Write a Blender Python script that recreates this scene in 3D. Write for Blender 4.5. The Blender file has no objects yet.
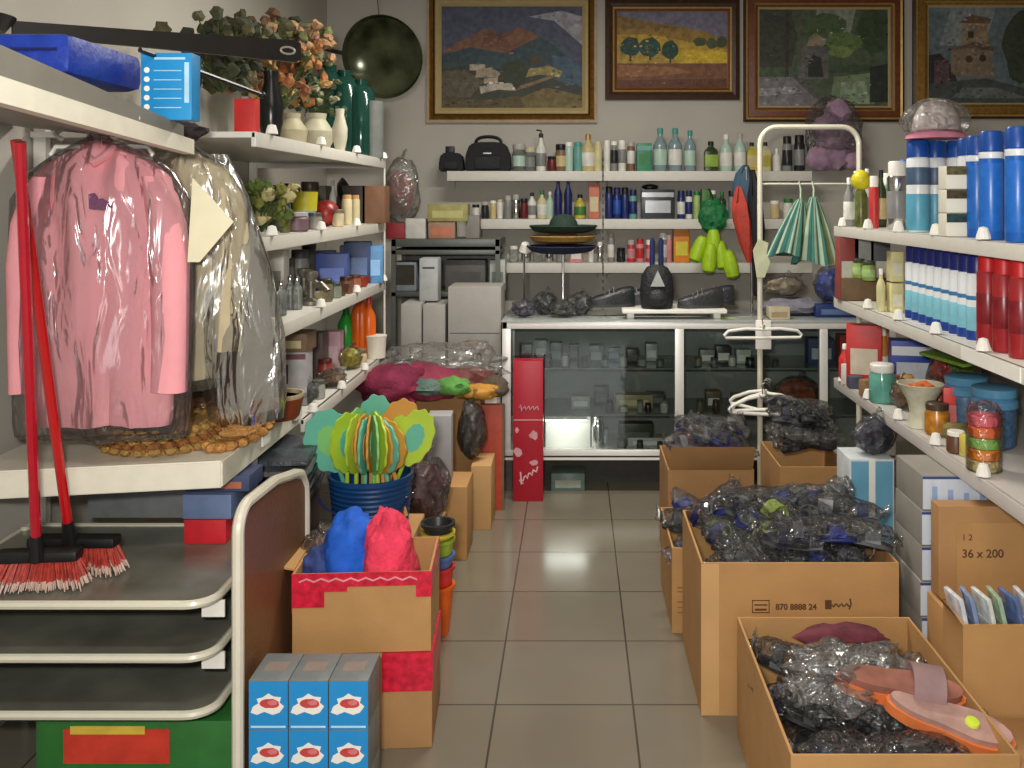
import bpy, bmesh, math, random
from mathutils import Vector, Matrix, Euler, noise
R = random.Random(7)
PI = math.pi
C = bpy.context.scene.collection
F, H, CX, HY = 950.0, 1.65, 575.0, 200.0      # focal length (px), eye height (m), vanishing point (px)
def PX(px, Y): return (px - CX) * Y / F
def PZ(py, Y): return H - (py - HY) * Y / F
def P(px, py, Y): return Vector((PX(px, Y), Y, PZ(py, Y)))
ORD = 'first second third fourth fifth sixth seventh eighth ninth tenth eleventh twelfth thirteenth fourteenth fifteenth sixteenth seventeenth eighteenth nineteenth twentieth twenty-first twenty-second twenty-third twenty-fourth twenty-fifth twenty-sixth twenty-seventh twenty-eighth twenty-ninth thirtieth thirty-first thirty-second thirty-third thirty-fourth thirty-fifth'.split()

# ------------------------------------------------------------------ materials
MATS = {}
def _new(key):
    m = bpy.data.materials.new(key); m.use_nodes = True
    nt = m.node_tree; b = nt.nodes['Principled BSDF']
    MATS[key] = m
    return m, nt, b
def lin(c):
    return tuple((x / 12.92 if x <= .04045 else ((x + .055) / 1.055) ** 2.4) for x in (v / 255 for v in c))
def mt(rgb, rough=.5, metal=0., var=.12, scale=18., bump=0., bscale=60., coat=0., trans=0., ior=1.45, sheen=0., stretch=None):
    """procedural material, colour given as sRGB 0-255"""
    key = 'm_%s_%s' % ('_'.join(str(int(v)) for v in rgb), '_'.join('%g' % v for v in (rough, metal, var, scale, bump, bscale, coat, trans)) + ('s' if stretch else ''))
    if key in MATS: return MATS[key]
    m, nt, b = _new(key)
    c = lin(rgb)
    N = nt.nodes.new; L = nt.links.new
    tc = N('ShaderNodeTexCoord'); mp = N('ShaderNodeMapping')
    if stretch: mp.inputs['Scale'].default_value = stretch
    L(tc.outputs['Object'], mp.inputs['Vector'])
    nz = N('ShaderNodeTexNoise'); nz.inputs['Scale'].default_value = scale; nz.inputs['Detail'].default_value = 4
    L(mp.outputs[0], nz.inputs['Vector'])
    cr = N('ShaderNodeValToRGB'); e = cr.color_ramp.elements
    e[0].position = .3; e[1].position = .7
    e[0].color = tuple(x * (1 - var) for x in c) + (1,); e[1].color = tuple(min(1, x * (1 + var) + var * .01) for x in c) + (1,)
    L(nz.outputs['Fac'], cr.inputs['Fac']); L(cr.outputs['Color'], b.inputs['Base Color'])
    b.inputs['Roughness'].default_value = rough; b.inputs['Metallic'].default_value = metal
    b.inputs['Coat Weight'].default_value = coat; b.inputs['Transmission Weight'].default_value = trans
    b.inputs['IOR'].default_value = ior; b.inputs['Sheen Weight'].default_value = sheen
    if bump:
        n2 = N('ShaderNodeTexNoise'); n2.inputs['Scale'].default_value = bscale; n2.inputs['Detail'].default_value = 3
        L(mp.outputs[0], n2.inputs['Vector'])
        bp = N('ShaderNodeBump'); bp.inputs['Strength'].default_value = bump; bp.inputs['Distance'].default_value = .02
        L(n2.outputs['Fac'], bp.inputs['Height']); L(bp.outputs[0], b.inputs['Normal'])
    return m
def film(key, tint=(235, 235, 232), body=.10, gloss=.25, rough=.12, scale=14., bump=.6, stretch=(1, 1, .35)):
    """crinkled clear plastic film"""
    if key in MATS: return MATS[key]
    m, nt, b = _new(key); N = nt.nodes.new; L = nt.links.new
    out = nt.nodes['Material Output']; nt.nodes.remove(b)
    tc = N('ShaderNodeTexCoord'); mp = N('ShaderNodeMapping'); mp.inputs['Scale'].default_value = stretch
    L(tc.outputs['Object'], mp.inputs['Vector'])
    nz = N('ShaderNodeTexNoise'); nz.inputs['Scale'].default_value = scale; nz.inputs['Detail'].default_value = 2.5; nz.inputs['Distortion'].default_value = .8
    L(mp.outputs[0], nz.inputs['Vector'])
    bp = N('ShaderNodeBump'); bp.inputs['Strength'].default_value = bump; bp.inputs['Distance'].default_value = .05
    L(nz.outputs['Fac'], bp.inputs['Height'])
    tr = N('ShaderNodeBsdfTransparent'); tr.inputs['Color'].default_value = (.94, .94, .94, 1)
    gl = N('ShaderNodeBsdfGlossy'); gl.inputs['Roughness'].default_value = rough; L(bp.outputs[0], gl.inputs['Normal'])
    df = N('ShaderNodeBsdfDiffuse'); df.inputs['Color'].default_value = lin(tint) + (1,); L(bp.outputs[0], df.inputs['Normal'])
    fr = N('ShaderNodeFresnel'); fr.inputs['IOR'].default_value = 1.5; L(bp.outputs[0], fr.inputs['Normal'])
    ma = N('ShaderNodeMath'); ma.operation = 'MULTIPLY_ADD'; ma.inputs[1].default_value = .8; ma.inputs[2].default_value = gloss * .12; L(fr.outputs[0], ma.inputs[0])
    m1 = N('ShaderNodeMixShader'); m1.inputs[0].default_value = body; L(tr.outputs[0], m1.inputs[1]); L(df.outputs[0], m1.inputs[2])
    m2 = N('ShaderNodeMixShader'); ma.use_clamp = True
    L(ma.outputs[0], m2.inputs[0]); L(m1.outputs[0], m2.inputs[1]); L(gl.outputs[0], m2.inputs[2])
    L(m2.outputs[0], out.inputs['Surface'])
    return m
def floor_mat():
    m, nt, b = _new('polished_floor_tile'); N = nt.nodes.new; L = nt.links.new
    tc = N('ShaderNodeTexCoord'); mp = N('ShaderNodeMapping'); mp.inputs['Location'].default_value = (.2595, -4.453, 0)
    L(tc.outputs['Object'], mp.inputs['Vector'])
    br = N('ShaderNodeTexBrick'); br.offset = 0; br.squash = 1
    br.inputs['Scale'].default_value = 1; br.inputs['Brick Width'].default_value = .449; br.inputs['Row Height'].default_value = .449
    br.inputs['Mortar Size'].default_value = .0035; br.inputs['Mortar Smooth'].default_value = .1
    br.inputs['Color1'].default_value = lin((136, 128, 112)) + (1,); br.inputs['Color2'].default_value = lin((130, 122, 107)) + (1,)
    br.inputs['Mortar'].default_value = lin((76, 70, 62)) + (1,)
    L(mp.outputs[0], br.inputs['Vector'])
    nz = N('ShaderNodeTexNoise'); nz.inputs['Scale'].default_value = 3; nz.inputs['Detail'].default_value = 6; L(tc.outputs['Object'], nz.inputs['Vector'])
    mx = N('ShaderNodeMix'); mx.data_type = 'RGBA'; mx.blend_type = 'MULTIPLY'; mx.inputs['Factor'].default_value = .22
    L(br.outputs['Color'], mx.inputs['A']); L(nz.outputs['Fac'], mx.inputs['B']); L(mx.outputs['Result'], b.inputs['Base Color'])
    rr = N('ShaderNodeMapRange'); rr.inputs['To Min'].default_value = .1; rr.inputs['To Max'].default_value = .24; L(nz.outputs['Fac'], rr.inputs['Value']); L(rr.outputs[0], b.inputs['Roughness'])
    bp = N('ShaderNodeBump'); bp.inputs['Strength'].default_value = .25; bp.inputs['Distance'].default_value = .003; bp.invert = True
    L(br.outputs['Fac'], bp.inputs['Height']); L(bp.outputs[0], b.inputs['Normal'])
    b.inputs['IOR'].default_value = 1.6
    return m
def emit(key, col, s):
    m, nt, b = _new(key)
    b.inputs['Base Color'].default_value = col + (1,); b.inputs['Emission Color'].default_value = col + (1,); b.inputs['Emission Strength'].default_value = s
    return m
def glass_mat():
    m, nt, b = _new('pane_glass'); N = nt.nodes.new; L = nt.links.new
    out = nt.nodes['Material Output']; nt.nodes.remove(b)
    tr = N('ShaderNodeBsdfTransparent'); tr.inputs['Color'].default_value = (.86, .9, .88, 1)
    gl = N('ShaderNodeBsdfGlossy'); gl.inputs['Roughness'].default_value = .02
    fr = N('ShaderNodeFresnel'); fr.inputs['IOR'].default_value = 1.5
    m2 = N('ShaderNodeMixShader'); L(fr.outputs[0], m2.inputs[0]); L(tr.outputs[0], m2.inputs[1]); L(gl.outputs[0], m2.inputs[2]); L(m2.outputs[0], out.inputs['Surface'])
    return m
WHITE = mt((238, 235, 226), .35, var=.03); OFFWHITE = mt((230, 224, 206), .45, var=.05); GREYW = mt((176, 172, 164), .5, var=.05)
BLACK = mt((24, 24, 26), .4, var=.2); CHROME = mt((200, 200, 198), .18, 1.); DARK = mt((52, 52, 54), .5, var=.25)
CARD = mt((184, 140, 88), .8, var=.07, scale=9, bump=.06, bscale=120); CARD2 = mt((172, 130, 84), .8, var=.08, scale=7, bump=.06, bscale=120)
CARDPALE = mt((200, 158, 104), .8, var=.06, scale=7)
FILM = film('clear_plastic_film', body=.03, gloss=.4, rough=.17, scale=11, bump=.9, stretch=(1, 1, .3)); FILM2 = film('clear_bag_film', body=.02, gloss=.3, rough=.13, scale=34., bump=.9, stretch=(1, 1, 1)); FILMG = film('smoky_film', tint=(190, 188, 180), body=.3, gloss=.8, rough=.2, scale=12, bump=.9)
GLASS = glass_mat()
CLEARB = mt((222, 232, 228), .08, trans=.85, var=.02)
def col(r, g, b, rough=.42, **k): return mt((r, g, b), rough, **k)
NAVY = col(28, 36, 92); BLUE = col(20, 92, 178); TEAL = col(70, 150, 140); GREEN = col(40, 120, 60); RED = col(196, 30, 36); YEL = col(214, 196, 50); ORANGE = col(226, 112, 30); PINK = col(226, 130, 150)
BEIGE = col(204, 190, 150); PALE = col(190, 200, 190); BROWN = col(96, 62, 40)

# ------------------------------------------------------------------ mesh helpers
def bm_(): return bmesh.new()
def box(bm, lo, hi, mi=0, bev=0., M=None):
    lo, hi = Vector(lo), Vector(hi); c = (lo + hi) / 2; s = hi - lo
    mat = Matrix.Translation(c) @ Matrix.Diagonal((*s, 1))
    if M is not None: mat = M @ mat
    r = bmesh.ops.create_cube(bm, size=1, matrix=mat); vs = r['verts']
    fs = set(f for v in vs for f in v.link_faces)
    for f in fs: f.material_index = mi
    if bev > 0:
        es = set(e for v in vs for e in v.link_edges)
        r = bmesh.ops.bevel(bm, geom=list(es), offset=min(bev, min(abs(x) for x in s) * .45), segments=2, affect='EDGES', profile=.6)
        for f in r['faces']: f.material_index = mi
    return bm
def lathe(bm, prof, seg=16, c=(0, 0, 0), M=None, mi=0, sq=0.):
    """revolve (r, z) profile; sq>0 squares the section"""
    c = Vector(c); rings = []
    for r, z in prof:
        ring = []
        for i in range(seg):
            a = 2 * PI * i / seg; x, y = math.cos(a), math.sin(a)
            k = 1. if not sq else 1 / max(abs(x), abs(y)) * sq + (1 - sq)
            p = Vector((r * x * k, r * y * k, z)) + c
            ring.append(bm.verts.new(M @ p if M is not None else p))
        rings.append(ring)
    for a, b in zip(rings, rings[1:]):
        for i in range(seg):
            f = bm.faces.new((a[i], a[(i + 1) % seg], b[(i + 1) % seg], b[i])); f.material_index = mi
    if prof[0][0] > 1e-5: bm.faces.new(rings[0][::-1]).material_index = mi
    if prof[-1][0] > 1e-5: bm.faces.new(rings[-1]).material_index = mi
    return bm
def tube(bm, pts, r, seg=8, closed=False, mi=0):
    pts = [Vector(p) for p in pts]; n = len(pts); rings = []
    rad = r if isinstance(r, (list, tuple)) else [r] * n
    up = Vector((0, 0, 1)); prev = None
    for i, p in enumerate(pts):
        a = pts[i - 1] if (i > 0 or closed) else p; b = pts[(i + 1) % n] if (i < n - 1 or closed) else p
        t = (b - a).normalized()
        if prev is None:
            s = t.cross(up)
            if s.length < .01: s = t.cross(Vector((1, 0, 0)))
        else:
            s = prev - t * prev.dot(t)
        s.normalize(); prev = s; q = t.cross(s)
        rings.append([bm.verts.new(p + (s * math.cos(2 * PI * k / seg) + q * math.sin(2 * PI * k / seg)) * rad[i]) for k in range(seg)])
    m = n if closed else n - 1
    for i in range(m):
        a, b = rings[i], rings[(i + 1) % n]
        for k in range(seg): bm.faces.new((a[k], a[(k + 1) % seg], b[(k + 1) % seg], b[k])).material_index = mi
    if not closed:
        bm.faces.new(rings[0][::-1]).material_index = mi; bm.faces.new(rings[-1]).material_index = mi
    return bm
def arc(c, r, a0, a1, n, ax=(0, 1)):
    out = []
    for i in range(n + 1):
        a = a0 + (a1 - a0) * i / n; p = list(c); p[ax[0]] += r * math.cos(a); p[ax[1]] += r * math.sin(a); out.append(Vector(p))
    return out
def prism(bm, pts, axis, lo, hi, mi=0):
    """extrude a 2-D outline along axis from lo to hi"""
    def mk(p, h):
        return {0: (h, p[0], p[1]), 1: (p[0], h, p[1]), 2: (p[0], p[1], h)}[axis]
    a = [bm.verts.new(mk(p, lo)) for p in pts]; b = [bm.verts.new(mk(p, hi)) for p in pts]; n = len(pts)
    for i in range(n): bm.faces.new((a[i], a[(i + 1) % n], b[(i + 1) % n], b[i])).material_index = mi
    bm.faces.new(a[::-1]).material_index = mi; bm.faces.new(b).material_index = mi
    return bm
def sheet(bm, fn, nu, nv, thick=0., mi=0):
    """parametric sheet; thick>0 gives it a back"""
    g = [[bm.verts.new(fn(i / nu, j / nv)) for j in range(nv + 1)] for i in range(nu + 1)]
    fs = []
    for i in range(nu):
        for j in range(nv):
            f = bm.faces.new((g[i][j], g[i + 1][j], g[i + 1][j + 1], g[i][j + 1])); f.material_index = mi; fs.append(f)
    if thick:
        bm.normal_update()
        bmesh.ops.solidify(bm, geom=fs, thickness=thick)
    return bm
def loft(bm, secs, seg=24, disp=None, mi=0, cap=True):
    """secs: list of (centre, rx, ry) ellipses in the XY plane, stacked"""
    rings = []
    for c, rx, ry in secs:
        ring = []
        for k in range(seg):
            a = 2 * PI * k / seg; v = Vector((c[0] + rx * math.cos(a), c[1] + ry * math.sin(a), c[2]))
            if disp: v = v + disp(v, a)
            ring.append(bm.verts.new(v))
        rings.append(ring)
    for a, b in zip(rings, rings[1:]):
        for k in range(seg): bm.faces.new((a[k], a[(k + 1) % seg], b[(k + 1) % seg], b[k])).material_index = mi
    if cap: bm.faces.new(rings[0][::-1]).material_index = mi; bm.faces.new(rings[-1]).material_index = mi
    return bm
def blob(bm, c, rad, amp=.15, freq=3., seed=0, sub=3, floor=None, mi=0, pw=1.):
    r = bmesh.ops.create_icosphere(bm, subdivisions=sub, radius=1)
    o = Vector((seed * 7.3, seed * 3.1, seed * 1.7)); c = Vector(c)
    for v in r['verts']:
        n = v.co.copy(); k = 1 + amp * noise.noise(n * freq + o) + amp * .5 * noise.noise(n * freq * 2.3 + o)
        if pw != 1: n = Vector([math.copysign(abs(x) ** pw, x) for x in n])
        p = Vector((n.x * rad[0], n.y * rad[1], n.z * rad[2])) * k + c
        if floor is not None and p.z < floor: p.z = floor + .0005 * (p.z - floor)
        v.co = p
    if mi:
        for f in set(f for v in r['verts'] for f in v.link_faces): f.material_index = mi
    return bm
def link(name, bm, mats, parent=None, loc=(0, 0, 0), rot=(0, 0, 0), sharp=.6):
    bmesh.ops.recalc_face_normals(bm, faces=bm.faces)
    me = bpy.data.meshes.new(name); bm.to_mesh(me); bm.free()
    for m in (mats if isinstance(mats, (list, tuple)) else [mats]): me.materials.append(m)
    for p in me.polygons: p.use_smooth = True
    me.set_sharp_from_angle(angle=sharp)
    o = bpy.data.objects.new(name, me); C.objects.link(o)
    o.location = loc; o.rotation_euler = rot
    if parent: o.parent = parent
    return o
def props(o, label, cat, group=None, kind=None):
    if kind: o['kind'] = kind
    if label: o['label'] = label
    if cat: o['category'] = cat
    if group: o['group'] = group
    return o
def thing(name, label, cat, loc=(0, 0, 0), rot=(0, 0, 0), group=None):
    o = bpy.data.objects.new(name, None); o.empty_display_size = .05; C.objects.link(o)
    o.location = loc; o.rotation_euler = rot if isinstance(rot, (tuple, list)) else (0, 0, rot)
    return props(o, label, cat, group)
def mono(name, label, cat, bm, mats, loc=(0, 0, 0), rot=(0, 0, 0), group=None, sharp=.6):
    return props(link(name, bm, mats, None, loc, rot if isinstance(rot, (tuple, list)) else (0, 0, rot), sharp), label, cat, group)
def struct(name, bm, mats):
    return props(link(name, bm, mats), None, None, kind='structure')
def dup(root, loc, rot, label, group=None):
    r = root.copy(); C.objects.link(r); r.location = loc; r.rotation_euler = rot; r['label'] = label
    if group: r['group'] = group
    for ch in list(root.children):
        c = ch.copy(); C.objects.link(c); c.parent = r
        for g in list(ch.children):
            d = g.copy(); C.objects.link(d); d.parent = c
    return r
def text(s, size, parent, mat, M, name='lettering', bold=0., shear=0., ext=.0006, align='CENTER'):
    cu = bpy.data.curves.new('txt', 'FONT'); cu.body = s; cu.size = size; cu.extrude = ext; cu.offset = bold; cu.shear = shear
    cu.align_x = align; cu.align_y = 'CENTER'
    t = bpy.data.objects.new('txt', cu); C.objects.link(t)
    dg = bpy.context.evaluated_depsgraph_get(); dg.update()
    me = bpy.data.meshes.new_from_object(t.evaluated_get(dg)); bpy.data.objects.remove(t); bpy.data.curves.remove(cu)
    me.materials.clear(); me.materials.append(mat); me.name = name
    o = bpy.data.objects.new(name, me); C.objects.link(o); o.parent = parent; o.matrix_local = M
    return o
FRONT = Matrix.Rotation(PI / 2, 4, 'X')            # text facing -Y
def fr(x, y, z): return Matrix.Translation((x, y, z)) @ FRONT

# ------------------------------------------------------------------ generic goods
BODY = {}
def carton(name, label, X0, X1, Y0, Y1, Z0, Z1, mat=CARD, group=None, opened=True, flaps=(), tape=None, cat='carton', tw=.05, fa=1.9, yaw=0.):
    """cardboard box; opened -> hollow; flaps: subset of 'FBLR' folded outwards"""
    cx, cy = (X0 + X1) / 2, (Y0 + Y1) / 2; hx, hy, h = (X1 - X0) / 2, (Y1 - Y0) / 2, Z1 - Z0
    t = thing(name, label, cat, (cx, cy, Z0), (0, 0, yaw), group)
    b = bm_()
    if not opened:
        box(b, (-hx, -hy, 0), (hx, hy, h), bev=.004); BODY[t.name] = link('box_body', b, mat, t)
    else:
        th = .007
        def ring(x, y, z): return [b.verts.new(v) for v in ((-x, -y, z), (x, -y, z), (x, y, z), (-x, y, z))]
        o0, o1, i1, i0 = ring(hx, hy, 0), ring(hx, hy, h), ring(hx - th, hy - th, h), ring(hx - th, hy - th, th)
        for p, q in ((o0, o1), (o1, i1), (i1, i0)):
            for k in range(4): b.faces.new((p[k], p[(k + 1) % 4], q[(k + 1) % 4], q[k]))
        b.faces.new(o0[::-1]); b.faces.new(i0)
        BODY[t.name] = link('box_body', b, mat, t)
    for fl in flaps:
        b = bm_(); d = min(hx, hy) * .7; dx, dz = d * math.sin(fa), d * math.cos(fa)
        w = (hx if fl in 'FB' else hy) - .006
        q = [(0, 0), (dx, dz), (dx + .005, dz + .003), (.005, .004)]
        prism(b, q, 0, -w, w)
        rz = {'F': PI, 'B': 0, 'L': PI / 2, 'R': -PI / 2}[fl]
        lc = {'F': (0, -hy, h), 'B': (0, hy, h), 'L': (-hx, 0, h), 'R': (hx, 0, h)}[fl]
        link('flap', b, mat, t, lc, (0, 0, rz))
    if tape:
        b = bm_(); box(b, (-tw / 2, -hy - .0012, h * .72), (tw / 2, hy + .0012, h + .0015)); link('tape_strip', b, tape, t)
    return t
def can(name, label, loc, h, r, body, cap, band=None, cat='spray can', group=None, capf=.2, capr=.86, rz=0., seg=16):
    t = thing(name, label, cat, loc, (0, 0, rz), group)
    hb = h * (1 - capf)
    b = bm_(); lathe(b, [(r * .94, 0), (r, .004), (r, hb - r * .35), (r * .78, hb), (r * .7, hb)], seg); link('can_body', b, body, t)
    b = bm_(); lathe(b, [(r * capr, hb - r * .12), (r * capr, h - .006), (r * capr * .9, h), (0, h)], seg); link('cap', b, cap, t)
    if band:
        for (z0, z1, m) in band:
            b = bm_(); lathe(b, [(r + .0006, hb * z0), (r + .0009, hb * z0 + .001), (r + .0009, hb * z1 - .001), (r + .0006, hb * z1)], seg); link('label_band', b, m, t)
    return t
def bottle(name, label, loc, h, r, body, cap, band=None, cat='bottle', group=None, neck=.3, sq=0., pump=False, rz=0., seg=16):
    t = thing(name, label, cat, loc, (0, 0, rz), group)
    hn = h * (1 - neck); hc = h * .88 if not pump else h * .82
    b = bm_(); lathe(b, [(r * .9, 0), (r, h * .03), (r, hn * .86), (r * .82, hn * .96), (r * .4, hn + (hc - hn) * .45), (r * .34, hc), (0, hc)], seg, sq=sq); link('bottle_body', b, body, t)
    b = bm_(); lathe(b, [(r * .42, hc - h * .02), (r * .42, h * .985 if not pump else h * .88), (r * .36, h if not pump else h * .9), (0, h if not pump else h * .9)], 12)
    link('cap', b, cap, t)
    if pump:
        b = bm_(); tube(b, [(0, 0, h * .89), (0, 0, h * .97), (-r * .9, 0, h * .985)], r * .14, 8); link('pump_nozzle', b, cap, t)
    if band:
        b = bm_(); z0, z1 = hn * .2, hn * .72; lathe(b, [(r + .0006, z0), (r + .001, z0 + .001), (r + .001, z1 - .001), (r + .0006, z1)], seg, sq=sq); link('paper_label', b, band, t)
    return t
def jar(name, label, loc, h, r, body, lid, band=None, cat='jar', group=None):
    t = thing(name, label, cat, loc, group=group)
    b = bm_(); lathe(b, [(r * .88, 0), (r, h * .06), (r, h * .66), (r * .84, h * .78), (r * .84, h * .8)], 18); link('jar_body', b, body, t)
    b = bm_(); lathe(b, [(r * .9, h * .79), (r * .92, h * .8), (r * .92, h * .97), (r * .85, h), (0, h)], 18); link('lid', b, lid, t)
    if band:
        b = bm_(); lathe(b, [(r + .0005, h * .18), (r + .001, h * .2), (r + .001, h * .55), (r + .0005, h * .57)], 18); link('paper_label', b, band, t)
    return t
def pack(name, label, loc, w, d, h, body, panel=None, stripe=None, cat='box', group=None, rz=0., bev=.003):
    """retail box with a printed panel and a stripe on its front"""
    t = thing(name, label, cat, loc, (0, 0, rz), group)
    b = bm_(); box(b, (-w / 2, -d / 2, 0), (w / 2, d / 2, h), bev=bev); bo = link('box_body', b, body, t)
    if panel:
        b = bm_(); box(b, (-w * .38, -d / 2 - .0012, h * .2), (w * .38, -d / 2 + .001, h * .62)); link('printed_panel', b, panel, bo)
    if stripe:
        b = bm_(); box(b, (-w * .48, -d / 2 - .0012, h * .74), (w * .48, -d / 2 + .001, h * .9)); link('printed_stripe', b, stripe, bo)
    return t
def ball_bag(name, label, loc, rad, inner, fm=FILM2, cat='packed goods', group=None, seed=1, amp=.3, tie=True):
    """soft goods sealed in a crinkled clear bag"""
    t = thing(name, label, cat, loc, group=group)
    b = bm_(); blob(b, (0, 0, rad[2] * .92), [x * .86 for x in rad], amp, 2.6, seed, 3, floor=.003); link('contents', b, inner, t)
    b = bm_(); blob(b, (0, 0, rad[2]), rad, amp * .8, 2.6, seed, 3, floor=0.)
    if tie: tube(b, [(0, 0, rad[2] * 1.7), (rad[0] * .1, 0, rad[2] * 2.1), (rad[0] * .3, -rad[1] * .1, rad[2] * 2.35)], [rad[0] * .1, rad[0] * .04, rad[0] * .16], 8)
    link('plastic_bag', b, fm, t)
    return t

# sandals sealed in clear bags: built once per colourway, then copied
def sole_outline(L=.25, W=.088, n=22):
    pts = []
    for i in range(n):
        a = 2 * PI * i / n; c, s = math.cos(a), math.sin(a)
        w = W / 2 * (1 + .18 * c) * (1 - .22 * math.exp(-((c + .1) / .35) ** 2))
        pts.append((L / 2 * c, s * w))
    return pts
def packed_sandal(key, sole, strap, accent, seed):
    t = thing('packed_sandal', 'x', 'packed sandal')
    b = bm_(); prism(b, sole_outline(), 2, .006, .026); link('sole', b, sole, t)
    b = bm_(); prism(b, sole_outline(.24, .08), 2, .0265, .030); link('footbed', b, accent, t)
    for k, (x, hh, w) in enumerate(((.055, .052, .05), (-.07, .06, .032))):
        b = bm_()
        sheet(b, lambda u, v: Vector((x + (v - .5) * w, .047 * math.cos(PI * u) * 1.0, .016 + hh * math.sin(PI * u))), 12, 3, .004); link('strap', b, strap if k == 0 else accent, t)
    b = bm_(); blob(b, (0, 0, .046), (.15, .062, .046), .22, 3.2, seed, 3, floor=0.)
    sheet(b, lambda u, v: Vector((-.125 - .03 * u, (v - .5) * (.06 + .03 * u), .04 + .02 * math.sin(9 * v + seed) * u + .03 * u)), 5, 8)
    link('plastic_bag', b, FILM2, t)
    return t
SANDCOL = [('navy', (30, 42, 110), (36, 52, 140), (120, 124, 134)), ('black', (30, 30, 32), (38, 38, 42), (58, 58, 60)), ('grey', (80, 82, 84), (112, 114, 118), (44, 48, 72)),
           ('white and navy', (176, 178, 180), (186, 190, 196), (36, 46, 96)), ('olive and black', (66, 64, 48), (90, 88, 66), (36, 36, 34)), ('plum', (84, 40, 62), (140, 60, 96), (60, 50, 56)), ('lime and black', (34, 36, 34), (170, 200, 40), (50, 52, 50))]
SAND = {}
def sandal_heap(where, X0, X1, Y0, Y1, z, nx, ny, cols, group, top=.06, seed=3, rows=('front', 'middle', 'back', 'rearmost'), tilt=.5, slope=0., lay='', lim=None):
    rr = random.Random(seed)
    for j in range(ny):
        for i in range(nx):
            c = cols[(i * 2 + j * 3 + rr.randrange(3)) % len(cols)]
            x = X0 + (X1 - X0) * (i + .5) / nx + rr.uniform(-.015, .015); y = Y0 + (Y1 - Y0) * (j + .5) / ny + rr.uniform(-.015, .015)
            u = 1 - abs(2 * (i + .5) / nx - 1) ** 2 * .6
            zz = z + top * u * (.6 + .4 * (j + 1) / ny) + rr.uniform(0, .025) + slope * ((i + .5) / nx - .5)
            rot = (rr.uniform(-tilt, tilt), rr.uniform(-tilt, tilt), rr.uniform(-1.2, 1.2) + (PI if rr.random() < .5 else 0))
            if lim:
                ch, sh_ = abs(math.cos(rot[2])), abs(math.sin(rot[2])); ex, ey = .165 * ch + .068 * sh_, .165 * sh_ + .068 * ch
                cl = lambda v, a, b_, e_: min(b_ - e_, max(a + e_, v)) if b_ - a > 2 * e_ else (a + b_) / 2
                kf = 1. if lay == 'lower ' else .52
                x, y = cl(x, lim[0], lim[1], ex * kf), cl(y, lim[2], lim[3], ey * kf)
            lab = 'bagged %s sandal, %s from left, %s%s row in %s' % (c, ORD[i], lay, rows[j], where)
            if c not in SAND:
                d = next(s for s in SANDCOL if s[0] == c)
                SAND[c] = o = packed_sandal(c, mt(d[1], .6), mt(d[2], .55), mt(d[3], .55), len(SAND) + 2)
                o.location = (x, y, zz); o.rotation_euler = rot; o['label'] = lab; o['group'] = group
            else: dup(SAND[c], (x, y, zz), rot, lab, group)

# ================================================================== THE ROOM
WALL_Y, LWX, RWX, CEIL = 6.9, -1.8, 3.6, 3.2; RBX = 1.72
WALLM = mt((186, 181, 171), .85, var=.035, scale=3, bump=.04, bscale=90)
b = bm_(); box(b, (LWX - .1, -2.2, -.08), (RWX + .1, WALL_Y + .1, 0)); struct('floor', b, floor_mat())
b = bm_(); box(b, (LWX - .1, WALL_Y, 0), (RWX + .1, WALL_Y + .1, CEIL)); struct('wall_back', b, WALLM)
b = bm_(); box(b, (LWX - .1, -2.2, 0), (LWX, WALL_Y, CEIL)); struct('wall_left', b, WALLM)
b = bm_(); box(b, (RWX, -2.2, 0), (RWX + .1, WALL_Y, CEIL)); struct('wall_right', b, WALLM)
b = bm_(); box(b, (LWX - .1, -2.2, CEIL), (RWX + .1, WALL_Y + .1, CEIL + .08)); struct('ceiling', b, mt((205, 202, 196), .9, var=.02))

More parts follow.
